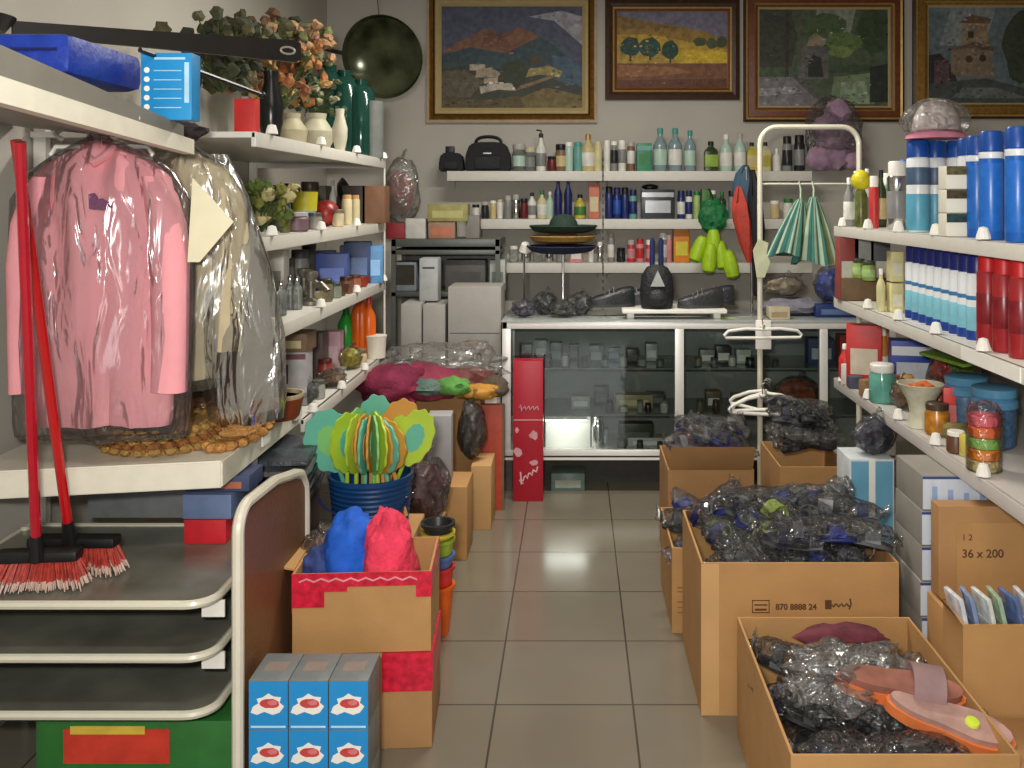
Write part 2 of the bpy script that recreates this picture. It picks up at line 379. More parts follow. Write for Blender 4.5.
# ------------------------------------------------------------------ paintings
GILT = mt((150, 112, 52), .35, .6, var=.25, scale=40); GILT2 = mt((190, 158, 92), .4, .45, var=.15, scale=40); FDARK = mt((62, 38, 20), .4, var=.25, scale=30); FRED = mt((110, 58, 28), .4, var=.2, scale=30); LINER = mt((178, 158, 108), .7, var=.06); PALEW = mt((176, 158, 132), .5, var=.1)
def ell(cx, cy, rx, ry, n=14, jag=.12, s=1):
    rr = random.Random(s); return [(cx + rx * math.cos(2 * PI * i / n) * (1 + rr.uniform(-jag, jag)), cy + ry * math.sin(2 * PI * i / n) * (1 + rr.uniform(-jag, jag))) for i in range(n)]
def clip(pts): return [(min(1, max(0, u)), min(1, max(0, v))) for u, v in pts]
def painting(label, x0, x1, y0, y1, prof, fm, polys, name='framed_painting'):
    """px box of the outer frame; prof (inset m, depth m, material); polys drawn in fractions of the canvas (u right, v up)"""
    Y = WALL_Y - .002; X0, X1, Z0, Z1 = PX(x0, Y), PX(x1, Y), PZ(y1, Y), PZ(y0, Y)
    t = thing(name, label, 'painting', ((X0 + X1) / 2, Y, Z0), group=None)
    w, h = (X1 - X0) / 2, Z1 - Z0
    b = bm_(); rings = []
    for ins, dep, mi in prof:
        rings.append([b.verts.new(v) for v in ((-w + ins, -dep, ins), (w - ins, -dep, ins), (w - ins, -dep, h - ins), (-w + ins, -dep, h - ins))])
    for (p, q, pr) in zip(rings, rings[1:], prof[1:]):
        for k in range(4): b.faces.new((p[k], p[(k + 1) % 4], q[(k + 1) % 4], q[k])).material_index = pr[2]
    link('picture_frame', b, fm, t, sharp=.3)
    ins = prof[-1][0]; cw, ch = 2 * (w - ins), h - 2 * ins
    b = bm_(); mats = []
    box(b, (-cw / 2, -.012, ins), (cw / 2, -.004, ins + ch))
    for k, (c, pts) in enumerate(polys):
        m = mt(c, .55, var=.32, scale=26, bump=.25, bscale=90)
        if m not in mats: mats.append(m)
        v = [b.verts.new((-cw / 2 + cw * u, -.0125 - .00025 * k, ins + ch * vv)) for u, vv in pts]
        b.faces.new(v).material_index = mats.index(m)
    rr = random.Random(int(x0)); nb = len(polys)
    for i in range(260):
        c, pts = polys[rr.randrange(1, nb)]
        us = [p[0] for p in pts]; vs = [p[1] for p in pts]
        u, v = rr.uniform(min(us), max(us)), rr.uniform(min(vs), max(vs))
        ins_ = False; j = len(pts) - 1
        for i2 in range(len(pts)):
            if (pts[i2][1] > v) != (pts[j][1] > v) and u < (pts[j][0] - pts[i2][0]) * (v - pts[i2][1]) / (pts[j][1] - pts[i2][1]) + pts[i2][0]: ins_ = not ins_
            j = i2
        if not ins_ or (max(us) - min(us)) * (max(vs) - min(vs)) < .03: continue
        f = rr.choice((.72, .84, 1.18, 1.32)); cc = tuple(min(255, int(q * f / 4) * 4) for q in c); m = mt(cc, .55, var=.2, scale=26, bump=.2, bscale=90)
        if m not in mats: mats.append(m)
        rx, ry = rr.uniform(.006, .02), rr.uniform(.006, .014)
        e_ = clip(ell(u, v, rx, ry, 9, .3, i)); v_ = [b.verts.new((-cw / 2 + cw * p, -.0126 - .00025 * (nb + 1) - .00002 * i, ins + ch * q)) for p, q in e_]
        b.faces.new(v_).material_index = mats.index(m)
    me = link('painted_canvas', b, mats, t)
    return t
prA = [(0, 0, 0), (0, .03, 0), (.02, .035, 0), (.026, .03, 1), (.05, .05, 1), (.06, .04, 2), (.066, .036, 1), (.084, .036, 3), (.108, .018, 3)]
painting('wide gilt-framed mountain village landscape painting with white houses', 427, 597, -8, 123, prA, [PALEW, GILT, FDARK, LINER], [
    ((74, 78, 98), [(0, .5), (1, .5), (1, 1), (0, 1)]), ((150, 148, 156), [(.62, .9), (.8, .86), (1, .62), (1, .9), (.85, .96)]),
    ((120, 82, 62), clip([(0, .55), (.1, .64), (.2, .7), (.3, .78), (.42, .72), (.55, .8), (.68, .72), (.72, .6), (.4, .5)])), ((104, 68, 52), [(.28, .6), (.33, .78), (.45, .7), (.5, .6)]),
    ((50, 70, 76), clip([(0, .35), (0, .52), (.2, .6), (.45, .54), (.7, .7), (.8, .62), (1, .4), (1, .2), (.3, .22)])), ((66, 88, 104), clip([(.78, .52), (.9, .5), (1, .4), (1, .18), (.82, .2)])),
    ((58, 60, 48), [(0, .0), (0, .4), (.3, .42), (.5, .36), (.75, .3), (1, .2), (1, 0)]), ((92, 84, 66), [(0, .1), (0, .36), (.16, .38), (.3, .26), (.2, .1)]), ((52, 58, 40), [(.4, .2), (.42, .42), (.55, .48), (.64, .36), (.55, .2)]),
    ((110, 94, 54), [(.5, .02), (.55, .1), (.75, .2), (1, .12), (1, 0), (.5, 0)]), ((86, 74, 44), [(0, 0), (0, .1), (.35, .08), (.55, .12), (.6, 0)]),
    ((172, 160, 142), [(.2, .37), (.2, .43), (.31, .43), (.31, .37)]), ((182, 172, 156), [(.28, .14), (.27, .2), (.37, .26), (.5, .24), (.53, .17), (.4, .18)]), ((150, 138, 118), [(.24, .3), (.25, .38), (.36, .4), (.42, .34), (.4, .3)]), ((164, 152, 132), [(.3, .24), (.3, .29), (.4, .3), (.4, .25)]),
    ((150, 136, 84), [(.6, .3), (.62, .38), (.76, .42), (.86, .36), (.84, .3), (.7, .33)]), ((124, 104, 74), [(.53, .17), (.56, .22), (.78, .32), (.8, .3), (.6, .2)]), ((70, 62, 50), [(.6, .42), (.66, .54), (.74, .44)])])
prB = [(0, 0, 0), (0, .03, 0), (.03, .04, 0), (.055, .03, 0), (.06, .034, 1), (.068, .03, 1), (.072, .026, 2), (.085, .02, 2), (.088, .014, 1)]
painting('smaller dark-framed painting of yellow fields with three round trees', 605, 739, 0, 100, prB, [FDARK, GILT2, FRED], [
    ((112, 108, 126), [(0, .8), (1, .7), (1, 1), (0, 1)]), ((150, 118, 52), [(0, .5), (0, .93), (.25, .88), (.5, .82), (.8, .74), (1, .6), (1, .5)]), ((128, 100, 50), [(0, .78), (0, .95), (.3, .87), (.6, .78), (.3, .78)]),
    ((186, 152, 52), [(0, .52), (0, .7), (.3, .7), (.6, .62), (1, .5), (1, .46)]), ((206, 172, 46), [(.5, .32), (.55, .5), (.8, .5), (1, .46), (1, .3)]), ((172, 142, 60), [(0, .3), (0, .56), (.4, .56), (.55, .32)]),
    ((120, 78, 50), [(0, 0), (0, .32), (1, .32), (1, 0)]), ((146, 98, 62), [(0, .14), (0, .3), (.5, .27), (.7, .2), (.3, .15)]), ((96, 56, 34), [(0, 0), (0, .1), (1, .12), (1, 0)]),
    ((36, 68, 60), ell(.12, .54, .09, .13, s=2)), ((40, 78, 68), ell(.3, .53, .1, .13, s=3)), ((34, 72, 58), ell(.48, .5, .08, .12, s=4)), ((60, 50, 40), [(.11, .35), (.11, .44), (.13, .44), (.13, .35)]), ((60, 50, 40), [(.29, .34), (.29, .43), (.31, .43), (.31, .34)]), ((60, 50, 40), [(.475, .32), (.475, .42), (.49, .42), (.49, .32)]),
    ((72, 82, 48), ell(.75, .6, .06, .06, s=5)), ((74, 84, 52), ell(.86, .58, .05, .07, s=6)), ((70, 78, 44), ell(.95, .6, .05, .08, s=7)), ((110, 86, 42), ell(.36, .77, .03, .03, s=8))])
prC = [(0, 0, 0), (0, .03, 0), (.016, .04, 0), (.03, .034, 1), (.036, .042, 2), (.075, .05, 2), (.085, .036, 1), (.1, .03, 2), (.108, .018, 3), (.115, .016, 3)]
painting('brown and gilt framed painting of an arched gate in green woods', 743, 903, -6, 122, prC, [FDARK, GILT2, FRED, LINER], [
    ((74, 88, 66), [(0, 0), (1, 0), (1, 1), (0, 1)]), ((128, 134, 124), [(.4, .6), (.45, 1), (.75, 1), (.7, .7)]), ((62, 64, 54), [(0, .4), (0, 1), (.25, 1), (.3, .7), (.25, .4)]), ((72, 90, 54), ell(.52, .82, .16, .14, s=11)), ((92, 112, 60), ell(.66, .66, .16, .1, s=12)), ((54, 72, 46), clip(ell(.9, .8, .14, .24, s=13))), ((110, 128, 72), ell(.64, .56, .1, .06, s=14)),
    ((96, 94, 92), [(.3, .28), (.3, .56), (.36, .64), (.48, .64), (.54, .56), (.54, .28)]), ((140, 124, 98), [(.37, .62), (.39, .72), (.44, .76), (.5, .7), (.5, .62)]), ((42, 46, 40), [(.38, .3), (.38, .46), (.42, .53), (.48, .5), (.5, .3)]),
    ((120, 116, 118), [(0, 0), (0, .3), (.26, .3), (.4, .18), (.5, 0)]), ((150, 146, 150), [(0, .1), (0, .18), (.28, .2), (.34, .14)]), ((86, 84, 78), [(.26, .3), (.3, .32), (.55, .06), (.5, 0), (.46, .04)]),
    ((112, 128, 96), [(.55, .02), (.58, .3), (.86, .34), (.9, .02)]), ((136, 152, 124), [(.62, .02), (.64, .24), (.82, .26), (.86, .02)]), ((60, 76, 52), [(.54, .34), (.56, .42), (.88, .42), (.9, .36)]), ((40, 46, 40), [(.86, .04), (.86, .4), (1, .44), (1, .04)]), ((58, 54, 44), [(.2, .3), (.2, 1), (.23, 1), (.23, .3)]), ((90, 86, 74), [(.3, .4), (.31, 1), (.33, 1), (.325, .4)])])
painting('gilt-framed painting of a stone tower house, last in the row above the blue cans', 912, 1056, -8, 119, prC, [FDARK, GILT2, GILT, LINER], [
    ((98, 112, 116), [(0, 0), (1, 0), (1, 1), (0, 1)]), ((132, 138, 140), [(.1, .6), (.2, 1), (.6, 1), (.5, .6)]), ((58, 64, 50), clip(ell(.86, .6, .2, .4, s=21))), ((52, 44, 42), [(0, .1), (0, .5), (.1, .52), (.2, .4), (.3, .1)]),
    ((128, 112, 92), [(.2, .3), (.2, .56), (.42, .6), (.56, .56), (.58, .26)]), ((146, 126, 100), [(.3, .6), (.3, .84), (.4, .9), (.52, .86), (.54, .58)]), ((106, 80, 62), [(.27, .84), (.38, .93), (.56, .88), (.54, .83)]), ((110, 84, 70), [(.16, .55), (.4, .64), (.6, .58), (.58, .54), (.4, .58)]),
    ((64, 52, 44), [(.35, .68), (.35, .75), (.4, .75), (.4, .68)]), ((68, 54, 46), ell(.36, .46, .03, .04, s=22)), ((60, 50, 42), ell(.48, .47, .03, .04, s=23)), ((92, 72, 76), [(.05, .2), (.05, .44), (.18, .46), (.18, .2)]), ((70, 76, 74), [(0, 0), (0, .2), (.5, .26), (.9, .14), (1, 0)]), ((104, 110, 110), [(.2, .05), (.3, .16), (.6, .16), (.9, .05)])])

# ------------------------------------------------------------------ back wall shelving
SH_F, SH_B = 6.65, WALL_Y - .012
SHELFX0, SHELFX1 = PX(447, SH_F), 1.66
BS = [PZ(171, SH_F), PZ(219, SH_F), PZ(263, SH_F)]
SHELFM = mt((214, 210, 200), .4, var=.03)
BSN = ['upper', 'middle', 'lower']
for k, z in enumerate(BS):
    x0 = SHELFX0 if k == 0 else PX(472, SH_F)
    for (xa, xb, sd) in ((x0, PX(603, SH_F) - .004, 'left'), (PX(603, SH_F) + .004, SHELFX1, 'right')):
        t = thing('wall_shelf', '%s white wall shelf on the %s of the slotted upright, behind the counter' % (BSN[k], sd), 'shelf', (xa, SH_F, z))
        b = bm_(); box(b, (0, 0, -.024), (xb - xa, SH_B - SH_F, 0), bev=.002); box(b, (0, -.004, -.07), (xb - xa, .012, -.0005), bev=.003); link('shelf_board', b, SHELFM, t)
        for xx in (.03, xb - xa - .03):
            b = bm_(); prism(b, [(.02, -.026), (SH_B - SH_F - .002, -.026), (SH_B - SH_F - .002, -.12)], 0, xx - .004, xx + .004); link('bracket', b, SHELFM, t)
b = bm_(); xu = PX(603, SH_B); box(b, (-.016, -.01, 0), (.016, .0, 1.4))
for i in range(26): box(b, (-.004, -.0115, .03 + i * .052), (.004, -.0095, .055 + i * .052), mi=1)
mono('shelf_upright', 'slotted metal upright fixed to the wall between the shelf bays', 'upright', b, [GREYW, DARK], (xu, WALL_Y - .001, .6))

def along(n, row, total): return '%s from the left on the %s shelf of the back wall' % (ORD[n], row)
SY = 6.76
def s(px): return PX(px, SY)
def m_(p): return p * SY / F
z = BS[0] + .001
# shelf 1: two black bags
def camera_bag(label, px0, px1, hpx, handle):
    w, h = m_(px1 - px0), m_(hpx)
    t = thing('camera_bag', label, 'bag', (s((px0 + px1) / 2), SY, z))
    hb = h * (.8 if handle else .74)
    b = bm_(); prism(b, [(-w / 2, 0), (w / 2, 0), (w / 2 * .98, hb * .55), (w / 2 * .8, hb * .92), (w * .2, hb), (-w * .2, hb), (-w / 2 * .8, hb * .92), (-w / 2 * .98, hb * .55)], 1, -.075, .075)
    bmesh.ops.bevel(b, geom=list(b.edges), offset=.01, segments=2, affect='EDGES'); link('bag_body', b, mt((26, 26, 30), .7, bump=.3, bscale=200), t)
    b = bm_(); box(b, (-w * .28, -.092, .015), (w * .28, -.074, hb * .5), bev=.008); link('front_pocket', b, mt((34, 34, 38), .65, bump=.3, bscale=200), t)
    if handle:
        b = bm_(); tube(b, [(-w * .3, 0, hb * .9)] + [(w * .28 * -math.cos(PI * i / 10), 0, hb * .95 + (h - hb * .95 - .01) * math.sin(PI * i / 10) ** .6) for i in range(1, 10)] + [(w * .3, 0, hb * .9)], .012, 8); link('carry_handle', b, BLACK, t)
        b = bm_(); box(b, (-w * .09, -.0935, hb * .58), (w * .09, -.0745, hb * .63)); link('badge', b, CHROME, t)
    else:
        b = bm_(); box(b, (-w * .26, -.03, hb * .97), (w * .1, .03, h), bev=.008); link('top_grip', b, BLACK, t)
camera_bag('small black camera bag at the left end of the upper back shelf', 440, 464, 25, False)
camera_bag('larger black bag with an arched carry handle on the upper back shelf', 466, 511, 36, True)
CL = {'clear': CLEARB, 'pale green': mt((176, 202, 186), .3, var=.05), 'teal': mt((104, 158, 148), .4), 'beige': mt((200, 182, 130), .4), 'white': mt((222, 220, 212), .4), 'grey': mt((132, 132, 130), .35), 'dark green': mt((48, 66, 36), .25), 'black': mt((36, 36, 40), .3), 'green': mt((42, 132, 96), .4), 'yellow': mt((188, 172, 70), .35), 'brown': mt((128, 96, 74), .4), 'dark red': mt((96, 28, 30), .4), 'navy': mt((34, 46, 104), .35), 'salmon': mt((196, 112, 86), .5), 'pale yellow': mt((206, 198, 150), .4), 'pale blue': mt((170, 198, 204), .2, trans=.5), 'red': mt((190, 48, 48), .4), 'orange': mt((210, 128, 36), .5), 'pink': mt((206, 132, 140), .5), 'blue': mt((40, 84, 170), .4), 'mid green': mt((74, 122, 60), .4), 'silver': CHROME, 'lime': mt((140, 170, 60), .4), 'brick': mt((150, 80, 60), .4), 'light green': mt((160, 190, 120), .4)}
CAPN = {'black': BLACK, 'white': WHITE, 'green': GREEN, 'beige': BEIGE, 'grey': GREYW, 'navy': NAVY, 'gold': GILT2, 'blue': BLUE, 'red': RED, 'yellow': YEL, 'teal': TEAL}
def row(row_name, zb, Yb, specs, group, place):
    for n, sp in enumerate(specs):
        kind, px, w, h, c, cap = sp[:6]; band = sp[6] if len(sp) > 6 else None
        x = PX(px, Yb); k = Yb / F; r = w * k / 2 * .97; hh = h * k; yy = Yb + R.uniform(-.012, .012)
        lab = '%s from left, %s' % (ORD[n], place); bm2 = CL.get(band) if band else None
        if kind == 'bottle': bottle('bottle', '%s bottle with a %s cap, %s' % (c, cap, lab), (x, yy, zb), hh, r, CL[c], CAPN[cap], bm2, group=group)
        elif kind == 'pump': bottle('pump_bottle', '%s pump bottle with a %s nozzle, %s' % (c, cap, lab), (x, yy, zb), hh, r, CL[c], CAPN[cap], bm2, group=group, pump=True, neck=.4)
        elif kind == 'flask': bottle('flask', '%s square flask with a %s cap, %s' % (c, cap, lab), (x, yy, zb), hh, r, CL[c], CAPN[cap], bm2, group=group, sq=.7, neck=.24)
        elif kind == 'can': can('spray_can', '%s spray can with a %s cap, %s' % (c, cap, lab), (x, yy, zb), hh, r, CL[c], CAPN[cap], [(.2, .75, bm2)] if bm2 else None, group=group)
        elif kind == 'tube': can('tube_bottle', '%s tube with a %s cap, %s' % (c, cap, lab), (x, yy, zb), hh, r, CL[c], CAPN[cap], [(.3, .8, bm2)] if bm2 else None, 'tube', group, capf=.12, capr=.9)
        elif kind == 'jar': jar('jar', '%s jar with a %s lid, %s' % (c, cap, lab), (x, yy, zb), hh, r, CL[c], CAPN[cap], bm2, group=group)
        else: pack('carton_pack', '%s box with a %s panel, %s' % (c, cap, lab), (x, yy, zb), r * 2, .09, hh, CL[c], CAPN[cap], bm2, group=group)
row('upper', z, SY, [('jar', 519, 14, 27, 'clear', 'grey', 'pale green'), ('jar', 530, 11, 24, 'clear', 'beige', 'grey'), ('pump', 541, 11, 42, 'white', 'black', 'grey'), ('jar', 552, 10, 15, 'dark red', 'black'),
    ('jar', 561, 12, 27, 'brown', 'black', 'beige'), ('tube', 569, 9, 29, 'pale green', 'white'), ('tube', 578, 9, 29, 'teal', 'teal'), ('bottle', 588, 14, 37, 'beige', 'gold', 'white'), ('tube', 598, 8, 30, 'pale yellow', 'beige'),
    ('tube', 607, 7, 31, 'white', 'white'), ('tube', 614, 7, 30, 'grey', 'white', 'black'), ('tube', 622, 8, 31, 'white', 'white', 'grey'), ('tube', 631, 8, 29, 'brown', 'grey', 'white'), ('pack', 644, 15, 28, 'green', 'green', 'teal'),
    ('bottle', 660, 14, 43, 'pale blue', 'teal', 'pale green'), ('bottle', 675, 14, 43, 'pale blue', 'teal', 'white'), ('bottle', 690, 12, 41, 'pale blue', 'teal', 'pale green'), ('flask', 711, 14, 30, 'dark green', 'black', 'lime'), ('bottle', 726, 13, 37, 'pale green', 'white', 'white'),
    ('bottle', 740, 12, 38, 'pale green', 'grey', 'white'), ('flask', 752, 11, 29, 'yellow', 'black', 'beige'), ('flask', 765, 10, 29, 'pale yellow', 'black', 'yellow'), ('bottle', 777, 9, 23, 'white', 'white'), ('can', 787, 10, 35, 'grey', 'black', 'black'), ('can', 799, 11, 36, 'black', 'black', 'grey')],
    'toiletries on the upper back shelf', 'upper back shelf')
# purple toy in a clear bag at the end of the upper shelf
t = thing('plush_toy', 'lilac and pink plush toy sealed in a clear bag above the hanging rack', 'plush toy', (s(833), SY - .02, z))
b = bm_()
for i, (x, y, zz, r) in enumerate(((0, 0, .13, .13), (-.1, -.02, .09, .1), (.12, 0, .1, .1), (-.05, .0, .3, .11), (.08, .01, .28, .09), (.02, -.02, .42, .1))): blob(b, (x, y, zz), (r * .95, r * .6, r * .95), .2, 3, i + 4, 3, floor=.004)
link('plush_body', b, mt((164, 132, 156), .9, var=.4, scale=9, sheen=.4), t)
b = bm_(); blob(b, (0, 0, .27), (.2, .085, .25), .2, 2.4, 9, 4, floor=0.); link('plastic_bag', b, FILM2, t)

z = BS[1] + .001
row('middle', z, SY, [('jar', 476, 8, 14, 'white', 'black'), ('jar', 485, 8, 17, 'black', 'grey'), ('tube', 493, 7, 18, 'beige', 'white'), ('tube', 500, 6, 19, 'white', 'beige'), ('can', 508, 8, 23, 'grey', 'grey'), ('can', 516, 8, 24, 'silver', 'grey'),
    ('jar', 524, 8, 20, 'dark red', 'black'), ('bottle', 532, 9, 26, 'white', 'black', 'grey'), ('bottle', 542, 10, 28, 'pale yellow', 'green', 'white'), ('bottle', 550, 8, 27, 'pale green', 'white'), ('bottle', 580, 12, 24, 'yellow', 'black', 'mid green'), ('pack', 594, 11, 35, 'salmon', 'beige'),
    ('can', 609, 8, 32, 'navy', 'black'), ('can', 617, 8, 31, 'navy', 'navy', 'blue'), ('can', 625, 8, 31, 'navy', 'black', 'navy'), ('can', 633, 8, 29, 'teal', 'navy', 'navy')], 'toiletries on the middle back shelf', 'middle back shelf')
pack('gift_set', 'dark gift set box with a silver window, on the middle back shelf', (s(657.5), SY, z), m_(33), .08, m_(29), mt((54, 56, 62), .3), CHROME, CL['silver'], 'gift box')
b = bm_(); blob(b, (0, 0, .018), (.06, .035, .02), .15, 2, 3, 2, floor=0); mono('travel_case', 'flat black case lying on the gift set box', 'case', b, BLACK, (s(650), SY, z + m_(29) + .001))
row('middle', z, SY, [('can', 681, 8, 28, 'navy', 'navy', 'white'), ('can', 689, 7, 28, 'white', 'navy', 'navy'), ('tube', 697, 7, 27, 'light green', 'green'), ('pack', 705, 8, 29, 'mid green', 'green'), ('tube', 713, 6, 28, 'mid green', 'white'), ('bottle', 722, 9, 27, 'dark green', 'green'), ('can', 732, 8, 28, 'grey', 'black'), ('jar', 775, 10, 18, 'beige', 'white'), ('jar', 788, 10, 20, 'white', 'green')], 'toiletries on the middle back shelf', 'middle back shelf past gift set')
z = BS[2] + .001
row('lower', z, SY, [('jar', 502, 9, 15, 'clear', 'grey'), ('jar', 514, 9, 16, 'clear', 'white'), ('jar', 526, 10, 15, 'silver', 'grey'), ('jar', 538, 10, 17, 'clear', 'white'), ('jar', 549, 9, 16, 'silver', 'grey'), ('jar', 561, 10, 15, 'clear', 'grey'), ('pack', 576, 13, 17, 'pink', 'white'), ('tube', 591, 6, 16, 'white', 'navy'), ('can', 600, 6, 20, 'silver', 'white'), ('can', 611, 7, 29, 'grey', 'grey', 'white'), ('jar', 621, 9, 14, 'black', 'black'),
    ('can', 631, 8, 22, 'red', 'grey', 'pink'), ('can', 640, 8, 23, 'pink', 'red', 'red'), ('can', 649, 7, 22, 'red', 'white', 'pink'), ('can', 663, 9, 29, 'grey', 'white', 'white'), ('tube', 669, 6, 27, 'pink', 'white'), ('pack', 681, 16, 33, 'orange', 'yellow')], 'goods on the lower back shelf', 'lower back shelf')

# ------------------------------------------------------------------ glass counter
CY0, CY1 = 5.33, 5.86; CXA, CXB = PX(502, CY0), 1.8; CT = PZ(321, CY0); CB = PZ(458, CY0)
ALU = mt((232, 230, 224), .35, .2, var=.03)
t = thing('display_counter', 'glass display counter with white metal frame across the back of the shop', 'counter', ((CXA + CXB) / 2, CY0, 0))
ox = -(CXA + CXB) / 2
def cbx(b, xa, xb, ya, yb, za, zb, mi=0, bev=.003): box(b, (xa + ox, ya - CY0, za), (xb + ox, yb - CY0, zb), mi, bev)
b = bm_()
cbx(b, CXA, CXB, CY0, CY0 + .03, CT - .045, CT - .006); cbx(b, CXA, CXB, CY1 - .03, CY1, CT - .045, CT - .006); cbx(b, CXA, CXB, CY0, CY0 + .03, CB, CB + .045); cbx(b, CXA, CXA + .03, CY0, CY1, CT - .045, CT - .006)
px1, px2 = PX(675, CY0), PX(684, CY0)
for xa, xb in ((CXA, CXA + .05), (px1, px2), (CXB - .05, CXB), (PX(820, CY0), PX(828, CY0))): cbx(b, xa, xb, CY0 + .001, CY0 + .035, CB, CT - .01)
for xa, xb in ((CXA, CXA + .04), (CXB - .04, CXB)): cbx(b, xa, xb, CY1 - .03, CY1, CB, CT - .01)
link('counter_frame', b, ALU, t)
b = bm_(); cbx(b, CXA, CXB, CY0, CY1, CB - .012, CB + .012, bev=0); link('bottom_panel', b, WHITE, t)
b = bm_(); cbx(b, CXA, CXB, CY1 - .012, CY1 - .004, CB + .012, CT - .03, bev=0); link('back_panel', b, mt((150, 152, 148), .5, var=.04), t)
b = bm_(); cbx(b, CXA + .04, CXB - .04, CY0 + .23, CY1 - .06, 0, CB - .012, bev=0); link('plinth', b, mt((62, 60, 56), .7), t)
CZ1, CZ2 = PZ(367, CY0 + .1), PZ(413, CY0 + .1)
for zz in (CZ1, CZ2):
    b = bm_(); cbx(b, CXA + .01, CXB - .01, CY0 + .06, CY1 - .014, zz - .008, zz, bev=0); link('glass_shelf', b, GLASS if 0 else mt((120, 128, 124), .1, var=.02), t)
b = bm_(); cbx(b, CXA + .05, px1, CY0 + .012, CY0 + .018, CB + .045, CT - .045, bev=0); link('front_pane', b, GLASS, t)
b = bm_(); cbx(b, px2, CXB - .05, CY0 + .012, CY0 + .018, CB + .045, CT - .045, bev=0); link('front_pane', b, GLASS, t)
b = bm_(); cbx(b, CXA - .005, CXB, CY0 - .005, CY1, CT - .006, CT, bev=.002); link('glass_top', b, mt((176, 182, 178), .06, var=.02, coat=.5), t)
pack('storage_box', 'small grey-green plastic box pushed under the glass counter', (PX(568, 5.42), 5.46, .0), .19, .16, .1, mt((96, 116, 108), .25), mt((150, 156, 140), .4), None)
# stock inside the case
rr = random.Random(5)
case = [(0, 'black leather pouch', (40, 40, 44)), (0, 'steel pocket tool box', (150, 152, 150)), (0, 'dark green torch box', (50, 66, 58)), (0, 'black knife case', (34, 34, 36)), (0, 'grey compass box', (104, 108, 108)), (0, 'blue-grey lamp box', (78, 92, 104)), (0, 'black binocular case', (30, 30, 32)), (0, 'silver tin', (180, 180, 176)),
        (1, 'tan presentation box', (166, 150, 112)), (1, 'black lens case', (38, 38, 40)), (1, 'pale grey box', (176, 176, 170)), (1, 'dark grey box', (70, 72, 74)), (2, 'long dark green box', (52, 62, 52)), (2, 'white carton', (206, 204, 196)), (2, 'grey steel flask box', (128, 130, 130))]
xs = {0: .0, 1: .0, 2: .0}
lay = {0: [526, 541, 556, 574, 596, 614, 632, 652], 1: [632, 600, 579, 655], 2: [634, 646, 598]}
cnt = {0: 0, 1: 0, 2: 0}
for sh, nm, c in case:
    i = cnt[sh]; cnt[sh] += 1
    x = PX(lay[sh][i] + (1.5 if sh else 0), 5.6); zz = [CZ1, CZ2, CB + .012][sh] + .001
    w = [.07, .1, .11][sh] * rr.uniform(.8, 1.15); h = [.1, .09, .12][sh] * rr.uniform(.7, 1.25)
    if nm in ('tan presentation box',): w, h = .22, .08
    if nm == 'long dark green box': w, h = .2, .13
    if nm == 'white carton': w, h = .24, .05
    yy = 5.58 + (.09 if i % 2 else 0) - (.1 if nm == 'white carton' else 0)
    pack('case_box', '%s on the %s shelf inside the glass counter' % (nm, ['top', 'middle', 'bottom'][sh]), (x, yy, zz), w, .09, h, mt(c, .3), mt(tuple(min(255, v + 50) for v in c), .3), None, 'box', 'small goods inside the glass counter')
for i, px in enumerate((706, 722, 742, 712, 738, 790)):
    sh = i // 3
    pack('case_box', '%s box on the %s shelf behind the second pane of the glass counter' % (['grey steel', 'dark', 'white', 'olive', 'tan', 'dark red'][i], ['top', 'middle'][sh]), (PX(px, 5.6), 5.58, [CZ1, CZ2][sh] + .001), .085, .09, .08 + .02 * (i % 2), mt([(140, 140, 138), (44, 44, 48), (200, 200, 194), (90, 90, 66), (170, 140, 100), (120, 40, 36)][i], .3), WHITE, None, 'box', 'small goods inside the glass counter')
rr = random.Random(15)
for sh, pxs in ((0, (519, 533, 548, 565, 585, 605, 623, 642, 660, 698, 714, 732, 750, 775)), (1, (610, 624, 640, 648, 664, 700, 716, 730, 748)), (2, (622, 640, 660, 700, 720, 740))):
    for i, px in enumerate(pxs):
        c = [(34, 36, 40), (150, 152, 150), (70, 76, 82), (110, 108, 96), (44, 50, 46), (196, 196, 190)][rr.randrange(6)]
        Yc = 5.44 + .02 * (i % 2); zz = [CZ1, CZ2, CB + .012][sh] + .001
        jar('case_item', 'small lidded pot on the %s shelf inside the glass counter, %s from left' % (['top', 'middle', 'bottom'][sh], ORD[i]), (PX(px, Yc), Yc, zz), rr.uniform(.035, .075), rr.uniform(.018, .028), mt(c, .25), mt(tuple(int(v * .75) for v in c), .25), cat='pot', group='little pots in the glass counter')
b = bm_(); box(b, (-.13, 0, 0), (.13, .012, .2), bev=.002); mono('white_card', 'white backing card standing at the left end inside the glass counter', 'card', b, mt((236, 236, 230), .3, var=.02), (PX(568, 5.5), 5.5, CB + .013), group=None)
b = bm_(); lathe(b, [(.034, 0), (.036, .01), (.036, .14), (.03, .16), (.025, .17), (.025, .195), (0, .2)], 18); mono('steel_flask', 'shiny steel flask on the bottom shelf of the glass counter', 'flask', b, CHROME, (PX(598, 5.44), 5.44, CB + .013))

